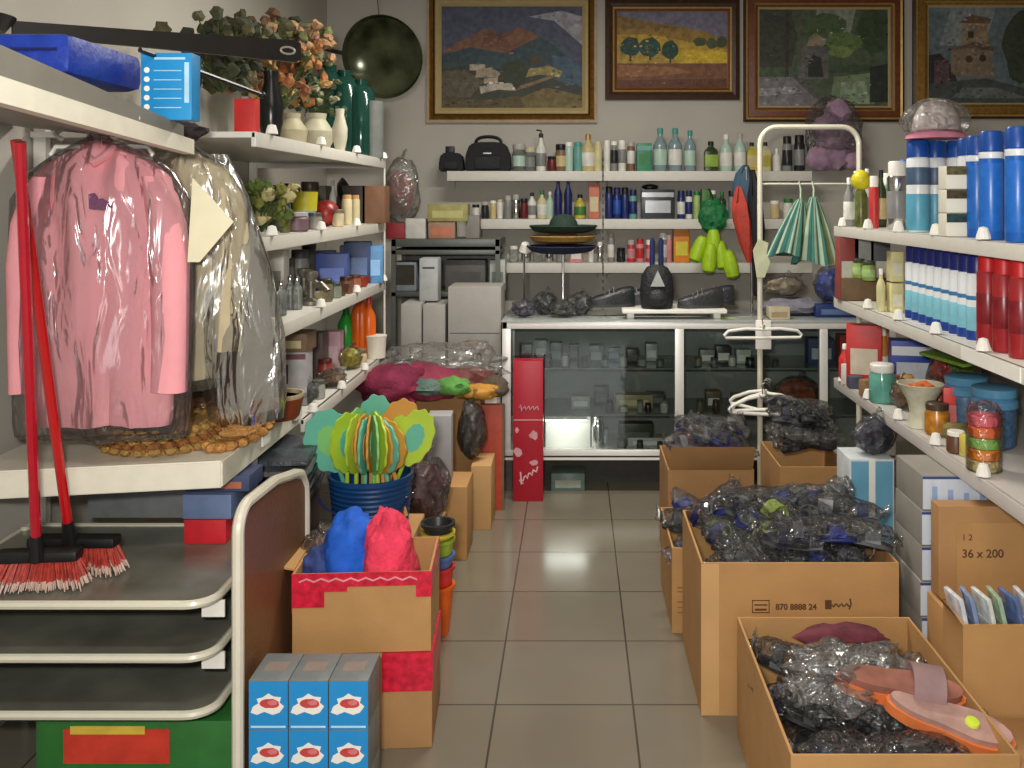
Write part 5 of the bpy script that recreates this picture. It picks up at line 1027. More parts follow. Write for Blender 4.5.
t = thing('panel_box', 'flat orange-red box standing upright left of the red sign', 'box', (PX(491, 5.05), 5.05, 0)); b = bm_(); box(b, (-.07, 0, 0), (.06, .05, .56), bev=.004); link('box_body', b, mt((196, 78, 52), .5, var=.12), t); b = bm_(); box(b, (.0605, .002, 0), (.068, .048, .56)); link('side_edge', b, mt((110, 112, 84), .5), t)
# red advertising box
sx0, sx1 = PX(513, 5.2), PX(543, 5.2); sz1 = PZ(361, 5.2)
t = thing('floor_sign', 'tall red advertising box with white script lettering in front of the glass counter', 'sign', ((sx0 + sx1) / 2, 5.2, 0)); w = (sx1 - sx0) / 2
b = bm_(); box(b, (-w, 0, .0), (w, .1, sz1), bev=.004); sb_ = link('sign_body', b, mt((176, 26, 46), .4, var=.07, scale=5), t)
INK = mt((214, 160, 168), .5, var=.1)
def fz(py): return PZ(py, 5.2)
b = bm_(); tube(b, [(-w * .6 + w * 1.3 * i / 14, -.001, fz(408) + .012 * math.sin(i * 2.1) * (1 if i > 2 else 1.8)) for i in range(15)], .004, 6); link('white_script', b, INK, sb_)
b = bm_(); box(b, (-w * .95, -.0015, fz(420.5)), (w * .95, .0, fz(419.5))); link('white_rule', b, INK, sb_)
for i, (px, py, ww, hh) in enumerate(((517, 430, .02, .03), (534, 435, .045, .05), (518, 452, .05, .045), (534, 463, .04, .03))):
    b = bm_(); x = PX(px, 5.2) - (sx0 + sx1) / 2; prism(b, ell(x, fz(py), ww / 2, hh / 2, 10, .3, i + 2), 1, -.0018, -.0005); link('white_patch', b, INK, sb_)
b = bm_(); tube(b, [(-w * .55 + w * 1.2 * i / 12, -.001, fz(481) + .0055 * i + .014 * math.sin(i * 2.2)) for i in range(13)], .005, 6); tube(b, [(-w * .5, -.001, fz(472)), (-w * .45, -.001, fz(484)), (-w * .3, -.001, fz(483))], .005, 6); link('white_script', b, mt((226, 190, 194), .5), sb_)

# fabric table in the middle left
t = carton('carton', 'large cardboard box under the pile of colourful clothes', -.98, -.5, 5.02, 5.28, 0, .62, CARD2, opened=False)
for i, (px, Y, rx, ry, rz, c, nm) in enumerate(((392, 4.92, .17, .2, .11, (122, 30, 62), 'plum red cloth at the left end of the clothes pile'), (428, 5.0, .2, .16, .1, (140, 48, 72), 'raspberry cloth in the middle of the clothes pile'), (470, 5.08, .16, .14, .085, (120, 70, 66), 'brown-red cloth at the right of the clothes pile'), (452, 4.88, .1, .07, .05, (92, 150, 70), 'small green cloth on the front of the clothes pile'),
        (478, 4.93, .11, .07, .045, (186, 134, 54), 'orange-yellow cloth at the front right of the clothes pile'), (425, 4.86, .12, .06, .045, (92, 112, 104), 'grey-green cloth at the front of the clothes pile'), (493, 5.0, .08, .08, .06, (84, 74, 60), 'dark olive cloth at the aisle end of the clothes pile'))):
    b = bm_(); blob(b, (0, 0, rz * .6), (rx, ry, rz), .4, 2.6, i + 70, 3, floor=0.); mono('fabric_bundle', nm, 'cloth', b, mt(c, .8, var=.3, scale=9, bump=.4, bscale=40), (PX(px, Y), Y, .622 if Y > 4.9 else .66), sharp=1.4, group='clothes pile')
b = bm_(); blob(b, (0, 0, .05), (.34, .16, .12), .35, 2.4, 88, 4, floor=0.); mono('clear_cover', 'sheet of clear plastic over the clothes pile', 'plastic sheet', b, film('cover_film', body=.08, gloss=.3, scale=9, bump=.8, stretch=(1, 1, 1)), (PX(440, 5.12), 5.16, .7))
b = bm_(); box(b, (0, 0, 0), (.62, .4, .7), bev=.006); t = thing('base_cabinet', 'low white cabinet behind the clothes pile under the plain cartons', 'cabinet', (-1.04, 5.36, 0)); link('cabinet_body', b, GREYW, t); b = bm_(); box(b, (.02, -.012, .04), (.3, -.0005, .66), bev=.003); d1_ = link('door', b, OFFWHITE, t); b = bm_(); tube(b, [(.27, -.012, .36), (.27, -.03, .36), (.27, -.03, .46), (.27, -.012, .46)], .005, 6); link('handle', b, CHROME, d1_); b = bm_(); box(b, (.32, -.012, .04), (.6, -.0005, .66), bev=.003); link('door', b, OFFWHITE, t)
GB_ = mt((158, 154, 148), .6, var=.04)
def g(px0, px1, py0, Y, zb, d, nm, c=GB_):
    xa, xb = PX(px0, Y), PX(px1, Y)
    t = carton('carton', nm, xa, xb, Y, Y + d, zb, PZ(py0, Y), c, opened=False, group='pale cartons on the cabinet')
    return t
a1 = g(401, 421, 304, 5.38, .7015, .3, 'narrow pale grey carton with a small red print, left on the white cabinet')
b = bm_(); prism(b, ell(0, .1, .012, .022, 10, .2, 2), 1, -.1515, -.1495); link('red_print', b, mt((120, 70, 66), .5), BODY[a1.name])
a2 = g(423, 445, 305, 5.4, .7015, .3, 'pale grey carton in the middle of the three on the white cabinet')
a3 = g(448, 501, 287, 5.4, .7015, .3, 'widest pale grey carton with printed marks, beside the glass counter')
b = bm_(); box(b, (-.14, -.1513, .19), (.14, -.1495, .193)); link('seam_line', b, DARK, BODY[a3.name])
b = bm_()
for i in range(4): box(b, (-.01 + i * .022, -.1513, .04), (-.003 + i * .022, -.1495, .085))
link('printed_marks', b, mt((110, 104, 100), .5), BODY[a3.name])
# grey office shelf with machines behind
GM = mt((92, 96, 90), .4, .3, var=.08)
Yg = 6.1; xa, xb = PX(391, Yg), PX(500, Yg)
t = thing('office_rack', 'dark grey metal rack behind the pale cartons', 'rack', ((xa + xb) / 2, Yg, 0)); hw = (xb - xa) / 2
for zz, th in ((PZ(239, Yg), .05), (PZ(250, Yg), .03), (PZ(292, Yg), .03), (.5, .03)):
    b = bm_(); box(b, (-hw, 0, zz - th), (hw, .4, zz), bev=.003); link('shelf', b, GM, t)
b = bm_(); box(b, (-hw, .392, .4), (hw, .4, PZ(240, Yg)), bev=.001); link('back_panel', b, mt((104, 106, 102), .5), t)
for sx in (-hw, hw - .03):
    for sy in (0, .37):
        b = bm_(); box(b, (sx, sy, 0), (sx + .03, sy + .03, PZ(239, Yg))); link('post', b, GM, t)
zt = PZ(239, Yg) + .001
pack('carton_pack', 'small white box on the grey metal rack', (PX(417, 6.2), 6.2, zt), .13, .12, .13, mt((190, 188, 180), .5), None, None)
pack('carton_pack', 'orange-brown box on the grey metal rack', (PX(443, 6.2), 6.2, zt), .17, .12, .11, mt((158, 118, 96), .5), mt((186, 110, 80), .5), None)
pack('carton_pack', 'olive yellow box stacked on the orange-brown box', (PX(449, 6.2), 6.2, zt + .112), .26, .14, .11, mt((148, 142, 84), .5, var=.2), mt((176, 170, 110), .5), None)
pack('carton_pack', 'dark red box at the left end of the grey metal rack', (PX(397, 6.2), 6.2, zt), .12, .1, .1, mt((140, 40, 44), .5), None, None)
pack('carton_pack', 'grey box at the right end of the grey metal rack', (PX(473, 6.2), 6.22, zt), .09, .1, .15, mt((126, 122, 116), .5), None, None)
zt = PZ(292, Yg) + .001
t = thing('computer_monitor', 'old grey monitor with a dark screen on the metal rack', 'monitor', (PX(404, 6.12), 6.2, zt)); b = bm_(); box(b, (-.075, -.05, 0), (.075, .1, .19), bev=.008); link('monitor_body', b, mt((120, 126, 130), .5), t); b = bm_(); box(b, (-.062, -.0515, .04), (.062, -.049, .17)); link('screen', b, mt((58, 56, 48), .2), t)
t = thing('computer_case', 'upright pale grey computer case beside the monitor', 'computer case', (PX(427, 5.9), 5.86, .0)); 
z0 = PZ(304, 5.4) + .002; t.location = (PX(428, 5.5), 5.52, z0); b = bm_(); box(b, (-.055, 0, 0), (.055, .14, .25), bev=.01); link('case_body', b, mt((164, 166, 166), .5), t); b = bm_(); box(b, (-.035, -.0015, .19), (.035, .0, .2)); link('drive_slot', b, DARK, t)
pack('printer_box', 'dark grey machine on the metal rack right of the computer case', (PX(465, 6.15), 6.25, zt), .26, .16, .2, mt((84, 82, 80), .5), mt((70, 68, 66), .4), None, 'machine')
pack('carton_pack', 'white and green stacked packs at the right end of the metal rack', (PX(494, 5.9) , 6.22, zt), .1, .12, .2, mt((176, 178, 170), .5), mt((110, 120, 106), .5), None)
# translucent bag on the wall
t = thing('hanging_bag', 'clear bag of red and brown goods hanging on the back wall left of the shelves', 'bag', (PX(402, 6.72), 6.72, PZ(222, 6.72)))
b = bm_(); blob(b, (-.02, 0, .2), (.09, .06, .16), .35, 3, 41, 3); link('contents', b, mt((150, 62, 50), .6, var=.6, scale=9), t)
b = bm_(); blob(b, (0, 0, .22), (.125, .09, .24), .15, 2, 42, 3); tube(b, [(0, 0, .44), (.0, .08, .5), (0, .165, .52)], .01, 6); link('plastic_bag', b, film('hazy_film', tint=(200, 198, 190), body=.22, gloss=.4, rough=.2, scale=10, bump=.6, stretch=(1, 1, 1)), t)

# ================================================================== RIGHT SIDE
RXL = 1.2
RZ = [1.53, 1.2, .828]
t = thing('wall_rack', 'white metal rack of three shelves along the right wall', 'shelving', (RXL, 2.2, 0))
for k, z in enumerate(RZ):
    b = bm_(); box(b, (0, 0, z - .02), (RBX - .01 - RXL, 2.2, z), bev=.002); box(b, (-.002, 0, z - .045), (.012, 2.2, z), bev=.003); sf = link('shelf', b, SHW if k < 2 else mt((196, 190, 184), .35, var=.03), t)
    for j in range(5):
        b = bm_(); lathe(b, [(.022, 0), (.02, .012), (.013, .034), (0, .038)], 10); link('price_clip', b, WHITE, sf, (.012, .62 + .37 * j, z + .004))
b = bm_(); box(b, (-.006, .35, 1.2 - .042), (-.0025, .74, 1.2 - .001)); link('label_card', b, WHITE, t)
b = bm_(); box(b, (RBX - .008 - RXL, 0, .05), (RBX - .001 - RXL, 2.2, 1.56)); link('back_panel', b, mt((168, 164, 154), .5, var=.03), t)
for yy in (0, 2.17):
    b = bm_(); box(b, (RBX - .05 - RXL, yy, 0), (RBX - .01 - RXL, yy + .03, 1.95)); link('upright', b, SHW, t)
def rp(px, X, k, dz=.0015):
    Y = at(px, X)
    if Y > 4.3: Y = 4.3; X = PX(px, Y)
    return Vector((X, Y, RZ[k] + dz))
CANB = mt((26, 92, 176), .3, var=.04); CANW = mt((222, 226, 228), .3, var=.03); CAPB = mt((20, 70, 150), .35, var=.05); CAPN_ = mt((24, 34, 110), .35, var=.05)
# top shelf
TEAL2 = mt((86, 158, 186), .35)
for i, (px, X) in enumerate(((918, 1.28), (935, 1.36))):
    can('spray_can', 'tall white and teal blue-capped can, %s of the pair on the top right shelf' % ORD[i], rp(px, X, 0), .34, .042, CANW, CAPB, [(.02, .5, TEAL2), (.62, .85, mt((70, 92, 120), .4))], group='tall white cans with blue caps', capf=.17, capr=.97)
for i, (px, X) in enumerate(((957, 1.4), (968, 1.38))):
    can('spray_can', 'blue-capped can with a brown label behind the white packs, %s of two' % ORD[i], rp(px, X, 0), .335, .038, CANW, CAPB, [(.05, .8, mt((112, 92, 64), .4))], group='cans behind the white packs', capf=.17, capr=.97)
for i in range(3):
    x, y, z = rp(956, 1.245, 0, .0015 + i * .077)
    t = thing('white_pack', 'white pack with a dark printed band, %s in the stack on the top right shelf' % ['lowest', 'middle', 'uppermost'][i], 'box', (x, y, z), 0, 'white packs stacked on the top right shelf')
    b = bm_(); box(b, (-.045, -.035, 0), (.045, .035, .075), bev=.003); link('box_body', b, mt((226, 222, 204), .5, var=.03), t)
    b = bm_(); box(b, (-.044, -.0362, .046), (.044, -.034, .074)); link('printed_band', b, mt([(44, 64, 62), (70, 60, 34), (90, 84, 50)][i], .4, var=.5, scale=60), t)
for i, (px, X) in enumerate(((977, 1.3), (991, 1.25), (1003, 1.31), (1018, 1.25), (1034, 1.31), (1050, 1.25))):
    can('spray_can', 'tall all-blue can with a blue cap, %s from the left beside the white packs' % ORD[i], rp(px, X, 0), .325, .034, CANB, CAPB, [(.9, .97, CANW), (.1, .85, mt((34, 104, 190), .3, var=.15, scale=30))], group='tall blue cans', capf=.17, capr=.97)
far = [('can', 897, 1.3, .275, .04, 'silver', 'white', 'grey'), ('bottle', 881, 1.34, .25, .024, 'dark green', 'black', 'beige'), ('can', 874, 1.26, .22, .02, 'red', 'white', None), ('bottle', 867, 1.4, .26, .022, 'white', 'white', 'grey'), ('can', 888, 1.52, .24, .03, 'teal', 'white', 'white'),
       ('bottle', 849, 1.24, .22, .024, 'grey', 'white', 'white'), ('bottle', 856, 1.42, .25, .024, 'clear', 'white', 'pale green'), ('can', 905, 1.55, .3, .034, 'pale green', 'blue', None)]
for i, (k, px, X, h, r, c, cp, bd) in enumerate(far):
    lab = '%s %s with a %s %s, far end of the top right shelf' % (c, {'can': 'spray can', 'bottle': 'bottle'}[k], cp, 'cap')
    if k == 'can': can('spray_can', lab, rp(px, X, 0), h, r, CL[c], CAPN[cp], [(.2, .7, CL[bd])] if bd else None, group='far goods on the top right shelf')
    else: bottle('bottle', lab, rp(px, X, 0), h, r, CL[c], CAPN[cp], CL[bd] if bd else None, group='far goods on the top right shelf')
t = thing('bulb_bottle', 'dark bottle with a big round yellow cap on the top right shelf', 'bottle', rp(861, 1.25, 0)); b = bm_(); lathe(b, [(.024, 0), (.026, .01), (.026, .14), (.015, .17), (0, .17)], 16); link('bottle_body', b, mt((90, 96, 40), .3, var=.5, scale=30), t); b = bm_(); blob(b, (0, 0, .205), (.042, .042, .045), 0, 1, 0, 3); link('cap', b, mt((206, 196, 36), .35), t)
t = thing('sun_hat', 'pink and white cloth hat in a clear bag on top of the blue-capped cans', 'hat', (1.33, 3.5, RZ[0] + .345)); b = bm_(); lathe(b, [(.11, 0), (.1, .02), (.085, .03)], 24); link('brim', b, mt((190, 120, 140), .8), t); b = bm_(); lathe(b, [(.086, .0305), (.08, .08), (.05, .13), (0, .145)], 20); link('crown', b, mt((214, 200, 196), .8), t); b = bm_(); blob(b, (0, 0, .065), (.125, .115, .085), .12, 2.5, 4, 3, floor=0.); link('plastic_bag', b, FILM2, t)
# middle shelf: the row of blue-capped cans
n = 9; pa, pb = 914, 977; r_ = .032
for i in range(n):
    f = i / (n - 1); X = 1.28; ya_, yb_ = at(pa, X), at(pb, X); y = ya_ + (yb_ - ya_) * f
    can('spray_can', 'white navy-capped spray can, %s from the far end of the row of nine' % ORD[i], (X, y, RZ[1] + .0015), .275, r_, CANW, CAPN_, [(.02, .16, mt((30, 62, 140), .35)), (.16, .5, mt((128, 190, 206), .35)), (.6, .66, mt((60, 120, 170), .35))], group='row of nine white spray cans', capf=.2, capr=.93)
for i, (px, X) in enumerate(((988, 1.27), (1004, 1.27), (1021, 1.27))):
    can('spray_can', 'red spray can next to the row of nine white ones, %s from the row' % ORD[i], rp(px, X, 1), .285, .033, mt((150, 32, 38), .35), RED, [(.3, .7, mt((120, 26, 34), .3, var=.3))], group='red spray cans', capf=.18)
for i, h in enumerate((.12, .125)):
    pack('carton_pack', 'pale yellow box beside the row of nine cans, %s of the two stacked' % ['lower', 'upper'][i], rp(895, 1.29, 1, .0015 + i * .1215), .05, .06, h - .005, mt((214, 206, 150), .5), mt((226, 222, 200), .5), None, group='pale yellow boxes')
b = bm_(); box(b, (-.1, -.07, 0), (.1, .07, .1), bev=.003); mono('carton_pack', 'brown box under the green jars at the far end of the middle right shelf', 'box', b, mt((106, 84, 56), .6, var=.2), rp(861, 1.3, 1))
for i, px in enumerate((847, 859, 869)):
    jar('jar', 'small green jar on the brown box, %s from the left on the middle right shelf' % ORD[i], rp(px, 1.27, 1, .103), .085, .028, mt((138, 166, 84), .3), mt((70, 74, 60), .4), CL['light green'], group='green jars on the brown box')
for i, (px, c, nm) in enumerate(((847, (140, 60, 54), 'red and white'), (862, (150, 152, 146), 'grey'), (878, (90, 92, 96), 'dark grey'))):
    pack('carton_pack', '%s box at the back of the middle right shelf, above green jars' % nm, rp(px, 1.48, 1), .09, .07, .28, mt(c, .5), mt((200, 196, 186), .5), None)
bottle('bottle', 'slim cream bottle between the brown and pale yellow boxes', rp(881, 1.24, 1), .17, .018, CL['pale yellow'], CAPN['white'])
# lower shelf clutter
t = pack('carton_pack', 'red box with a cream panel at the far end of the lower right shelf', rp(864, 1.28, 2), .15, .08, .27, mt((200, 40, 36), .45), mt((214, 200, 176), .5), None, rz=-.3)
bottle('bottle', 'red bottle with a white cap in front of the red box', rp(845, 1.225, 2), .17, .028, CL['red'], CAPN['white'])
bottle('bottle', 'amber bottle with a white cap beside the red box', rp(884, 1.38, 2), .25, .028, CL['orange'], CAPN['white'], CL['white'])
pack('carton_pack', 'navy and white box behind the teal jar on the lower right shelf', rp(913, 1.42, 2), .19, .1, .235, mt((24, 56, 150), .45), mt((196, 202, 212), .45), CANW, rz=-.2)
jar('jar', 'teal glass jar with a white lid on the lower right shelf', rp(882, 1.25, 2), .155, .052, mt((112, 186, 168), .12, trans=.3), WHITE)
t = thing('flared_vase', 'cream flared vase holding an orange flower on the lower right shelf', 'vase', rp(921, 1.255, 2))
b = bm_(); lathe(b, [(.05, 0), (.042, .02), (.04, .06), (.052, .1), (.082, .15), (.086, .156), (.08, .157), (.048, .1), (.034, .05), (0, .03)], 26); link('vase_body', b, mt((196, 194, 170), .4, var=.12, scale=30), t)
b = bm_(); blob(b, (0, 0, .135), (.05, .05, .022), .5, 4, 3, 3); link('flower', b, mt((206, 112, 62), .7, var=.25), t)
jar('jar', 'amber jar with a dark lid in front of the flared vase', rp(937, 1.27, 2), .11, .042, mt((176, 116, 36), .25, var=.5, scale=30), mt((70, 54, 40), .4))
ball_bag('bagged_goods', 'red and white packet standing behind the flared vase', rp(945, 1.45, 2), (.07, .06, .12), mt((198, 40, 34), .5, var=.4, scale=20), cat='bag', seed=93)
ball_bag('bagged_goods', 'brown packet between the teal jar and the flared vase', rp(901, 1.285, 2), (.04, .05, .06), mt((130, 92, 48), .5, var=.4, scale=20), cat='bag', seed=94)
pack('carton_pack', 'plain box standing at the wall under the green flat box', rp(955, 1.6, 2), .16, .16, .2, mt((150, 130, 100), .6), None, None)
b = bm_(); box(b, (-.17, -.14, 0), (.13, .14, .012)); mono('flat_box', 'green flat box lying tilted above the red packet', 'box', b, [mt((108, 146, 50), .4, var=.2)], (1.5, 3.5, RZ[2] + .255), (.0, -.12, .2))
b = bm_(); box(b, (-.12, -.1, 0), (.14, .12, .004)); mono('paper_sheet', 'lilac paper sheet lying over the goods below the row of nine cans', 'paper', b, mt((188, 190, 214), .5, var=.03), (1.42, 3.83, RZ[2] + .3), (.06, .1, .3))
for i, (px, X) in enumerate(((966, 1.39), (994, 1.4))):
    t = thing('food_tub', 'blue tub with pale blue lids, %s on the lower right shelf' % ['beside the red packet', 'behind the coloured tubs'][i], 'tub', rp(px, X, 2), 0, 'blue tubs')
    b = bm_(); lathe(b, [(.06, 0), (.068, .01), (.07, .12), (.068, .13)], 22); link('tub_body', b, mt((62, 92, 122), .4, var=.45, scale=60), t)
    b = bm_(); lathe(b, [(.071, .131), (.075, .135), (.075, .155), (.066, .163), (.072, .17), (.072, .195), (.06, .2), (0, .2)], 22); link('lid', b, mt((84, 140, 176), .25, var=.12), t)
x, y, z = rp(984, 1.245, 2)
cols2 = [((206, 190, 130), 'cream'), ((226, 130, 40), 'orange'), ((140, 186, 90), 'green'), ((230, 110, 60), 'orange-red'), ((224, 100, 110), 'pink')]
zc = z
for i, (c, nm) in enumerate(cols2):
    h = .034; b = bm_(); lathe(b, [(.042, 0), (.047, .004), (.047, h - .005), (.043, h - .0008), (0, h - .0008)], 20); mono('pot_lid', '%s tub, %s from the bottom of the stack on the lower right shelf' % (nm, ORD[i]), 'tub', b, mt(c, .35, var=.08), (x, y, zc), 0, 'stacked coloured tubs'); zc += h
b = bm_(); lathe(b, [(.052, -.0), (.053, .175), (.04, .2), (.01, .21)], 24); mono('net_sleeve', 'clear sleeve round the stack of coloured tubs', 'sleeve', b, film('thin_sleeve', body=.0, gloss=.1, rough=.2, scale=20, bump=.5, stretch=(1, 1, 1)), (x, y, z + .001))
pack('carton_pack', 'tall lilac box standing at the wall behind the flared vase', rp(948, 1.56, 2), .26, .05, .3, mt((186, 188, 214), .5, var=.04), mt((206, 208, 224), .5), None)
ball_bag('bagged_goods', 'crumpled red and orange packet beside the green flat box', rp(936, 1.36, 2), (.05, .05, .08), mt((206, 60, 36), .5, var=.5, scale=20), cat='bag', seed=95)
for i_, (px_i, c_i, n_i) in enumerate(((855, (70, 74, 92), 'slate'), (868, (140, 110, 76), 'tan'), (850, (206, 206, 198), 'white'))): pack('carton_pack', '%s packet lying in front of the red box on the lower right shelf' % n_i, rp(px_i, 1.225, 2), .06, .05, .05 + .02 * i_, mt(c_i, .5), None, None, rz=.2 * i_)
for i_, (px_i, X_, c_i, n_i, w_, h_) in enumerate(((927, 1.36, (226, 222, 210), 'white', .07, .13), (952, 1.33, (206, 44, 36), 'red', .06, .16), (960, 1.5, (120, 150, 60), 'green', .1, .23), (906, 1.33, (196, 150, 60), 'mustard', .05, .12), (968, 1.26, (206, 190, 90), 'yellow', .045, .07), (893, 1.31, (160, 60, 50), 'brick red', .05, .1), (872, 1.42, (230, 226, 214), 'cream', .08, .22), (880, 1.5, (214, 120, 50), 'orange', .08, .24))):
    pack('carton_pack', '%s packet standing among the goods on the lower right shelf' % n_i, rp(px_i, X_, 2), w_, .03, h_, mt(c_i, .4, var=.25, scale=30), mt(tuple(min(255, int(q * .6 + 90)) for q in c_i), .4), None, group='packets on the lower right shelf', rz=.25 * (-1) ** i_)
jar('jar', 'small brown jar with a white lid near the price clips of the lower right shelf', rp(956, 1.24, 2), .07, .03, BROWN, WHITE)
b = bm_(); blob(b, (0, 0, .03), (.05, .04, .03), .3, 3, 6, 2, floor=0); mono('sponge', 'olive sponge lying behind the amber jar on the lower right shelf', 'sponge', b, mt((120, 108, 60), .8, var=.4, scale=30), rp(955, 1.3, 2))
# goods at the right end of the counter, between rack and shelf
zc = CT + .001
pack('carton_pack', 'navy box at the right end of the counter, past the white rack', (PX(838, 5.5), 5.56, zc), .26, .14, .075, mt((24, 44, 100), .4), mt((90, 110, 150), .4), None)
cloth_ = bm_(); blob(cloth_, (0, 0, .05), (.2, .1, .055), .25, 2.5, 5, 3, floor=0); mono('folded_cloth', 'grey folded cloth on the counter behind the white rack', 'cloth', cloth_, mt((122, 120, 130), .8, var=.2, bump=.3), (PX(794, 5.6), 5.62, zc + .0))
ball_bag('bagged_goods', 'bright blue bag on the navy box at the right end of the counter', (PX(832, 5.5), 5.56, zc + .077), (.09, .07, .11), mt((26, 62, 160), .4, var=.5, scale=14), cat='bag', seed=101)
ball_bag('bagged_goods', 'cream and brown bag on the grey folded cloth on the counter', (PX(785, 5.6), 5.62, zc + .11), (.12, .07, .06), mt((176, 160, 130), .6, var=.5, scale=14), cat='bag', seed=102)
pack('carton_pack', 'cream box on the counter just right of the rack post', (PX(778, 5.42), 5.42, zc), .12, .08, .07, mt((190, 180, 150), .5), mt((160, 140, 110), .5), None)
ball_bag('bagged_goods', 'orange and red bag on the middle shelf of the counter behind the rack', (PX(797, 5.46), 5.47, CZ2 + .001), (.13, .08, .1), mt((240, 96, 40), .5, var=.6, scale=10), cat='bag', seed=103)
pack('carton_pack', 'blue and white pack on the top shelf of the counter, right of the rack post', (PX(822, 5.5), 5.56, CZ1 + .001), .15, .1, .15, mt((50, 70, 116), .5), mt((200, 200, 204), .5), None)
pack('carton_pack', 'red and white pack on the top shelf of the counter, nearest the right end', (PX(848, 5.5), 5.56, CZ1 + .001), .09, .1, .17, mt((190, 44, 50), .5), mt((216, 206, 200), .5), None)

# ------------------------------------------------------------------ cartons on the right
INKB = mt((92, 62, 40), .6, var=.1)
ca = carton('carton', 'open cardboard box with small printed marks, farthest left of the right-hand group', PX(668, 4.2), PX(754, 4.2), 4.2, 4.62, 0, PZ(470, 4.2), CARD2, flaps='F', fa=.5)
hx = (PX(754, 4.2) - PX(668, 4.2)) / 2; zt = lambda py: PZ(py, 4.2)
b = bm_(); x = PX(712, 4.2) - PX(711, 4.2); xx0, xx1 = -hx + .185, -hx + .225
for (a0, a1, z0, z1) in ((xx0, xx1, .004, .006), (xx0, xx1, .05, .052), (xx0, xx0 + .002, .004, .052), (xx1 - .002, xx1, .004, .052), (xx0 + .008, xx1 - .008, .02, .024), (xx0 + .008, xx1 - .008, .034, .04)): box(b, (a0, -.2112, PZ(509, 4.2) + z0), (a1, -.2095, PZ(509, 4.2) + z1))
link('printed_emblem', b, INKB, BODY[ca.name])
text('870 8888', .026, BODY[ca.name], INKB, fr(hx - .085, -.2112, PZ(503, 4.2)), bold=.0006)
cb = carton('carton', 'open cardboard box beside the white rack, filled with clear bags', PX(780, 4.25), PX(850, 4.25), 4.25, 4.7, 0, PZ(467, 4.25), CARD)
cc = carton('carton', 'cardboard box half hidden behind the biggest box, overflowing with bagged sandals', PX(672, 3.62), PX(672, 3.62) + .6, 3.62, 4.1, 0, PZ(548, 3.62), CARD)
b = bm_()
hxc = .3
for (z0, z1, w) in ((.17, .176, .06), (.155, .16, .06), (.115, .121, .055), (.095, .1, .055), (.075, .081, .055)): box(b, (-hxc + .02, -.2412, z0), (-hxc + .02 + w, -.2395, z1))
link('printed_marks', b, mt((140, 104, 66), .7), BODY[cc.name])
BX0, BX1 = PX(701, 3.04), PX(899, 3.04)
cd = carton('carton', 'biggest open cardboard box with a printed emblem and bold mark, full of bagged sandals', BX0, BX1, 3.04, 3.56, .0, PZ(563, 3.04), CARD)
hxd = (BX1 - BX0) / 2; cxm = (BX0 + BX1) / 2
def fx(px): return PX(px, 3.04) - cxm
def fzz(py): return PZ(py, 3.04)
yf = -.2612
b = bm_(); x0, x1, z0, z1 = fx(752), fx(769.5), fzz(613), fzz(600); e = .0028
for a in ((x0, x1, z0, z0 + e), (x0, x1, z1 - e, z1), (x0, x0 + e, z0, z1), (x1 - e, x1, z0, z1), (x0 + .009, x1 - .009, z0 + .008, z0 + .014), (x0 + .007, x1 - .007, z0 + .024, z0 + .028)): box(b, (a[0], yf, a[2]), (a[1], -.2595, a[3]))
link('printed_emblem', b, INKB, BODY[cd.name])
text('870 8888 24', .026, BODY[cd.name], INKB, fr(fx(796), yf, fzz(607)), bold=.0007)
b = bm_(); box(b, (fx(825), yf, fzz(609)), (fx(831.5), -.2595, fzz(600))); tube(b, [(fx(832 + i * 1.6), -.2605, fzz(605 + 1.6 * math.sin(i * 1.9))) for i in range(13)], .0028, 6); tube(b, [(fx(849), -.2605, fzz(609)), (fx(851), -.2605, fzz(604)), (fx(850), -.2605, fzz(598.5))], .0026, 6); link('printed_bold_mark', b, INKB, BODY[cd.name])
b = bm_(); box(b, (fx(701) + .001, yf, .002), (fx(719), -.2598, fzz(564))); link('pale_edge_panel', b, CARDPALE, BODY[cd.name])
EX0 = .5
ce = carton('carton', 'open cardboard box nearest the camera on the right, holding clear bags and orange soles', EX0, 1.03, 2.2, 2.93, 0, PZ(617, 2.93), CARD)
b = bm_(); hx = (1.03 - EX0) / 2; box(b, (-hx + .03, .3565, .245), (-hx + .075, .3588, .3)); link('hand_hole', b, mt((60, 44, 30), .8), BODY[ce.name])
# bagged sandals
g1_ = 'bagged sandals in the right-hand boxes'
sandal_heap('the far left right-hand box', PX(680, 4.4), PX(752, 4.4), 4.26, 4.56, PZ(470, 4.2) - .015, 3, 3, ['navy', 'plum', 'grey', 'navy'], g1_, .08, 3, lim=(PX(668, 4.2) + .008, PX(754, 4.2) - .008, 4.208, 4.612))
sandal_heap('the box beside the white rack', .97, 1.17, 4.3, 4.64, PZ(467, 4.25) - .02, 2, 3, ['grey', 'navy', 'black', 'grey'], g1_, .12, 5, lay='lower ', lim=(PX(780, 4.25) + .008, PX(850, 4.25) - .008, 4.258, 4.692))
sandal_heap('the box beside the white rack', .99, 1.15, 4.34, 4.6, PZ(467, 4.25) + .1, 2, 2, ['grey', 'black', 'grey'], g1_, .05, 6, lay='upper ', lim=(PX(780, 4.25) + .008, PX(850, 4.25) - .008, 4.258, 4.692))
sandal_heap('the half hidden box', PX(684, 3.7), .92, 3.68, 4.06, PZ(548, 3.62) - .05, 4, 3, ['black', 'grey', 'navy', 'white and navy', 'olive and black'], g1_, .05, 7, slope=.06, lim=(PX(672, 3.62) + .008, PX(672, 3.62) + .592, 3.628, 4.092))
sandal_heap('the biggest box', BX0 + .1, BX1 - .09, 3.1, 3.5, PZ(563, 3.04) - .1, 4, 4, ['black', 'navy', 'grey', 'navy', 'black'], g1_, .04, 17, tilt=.2, lay='lower ', lim=(BX0 + .008, BX1 - .008, 3.048, 3.552))
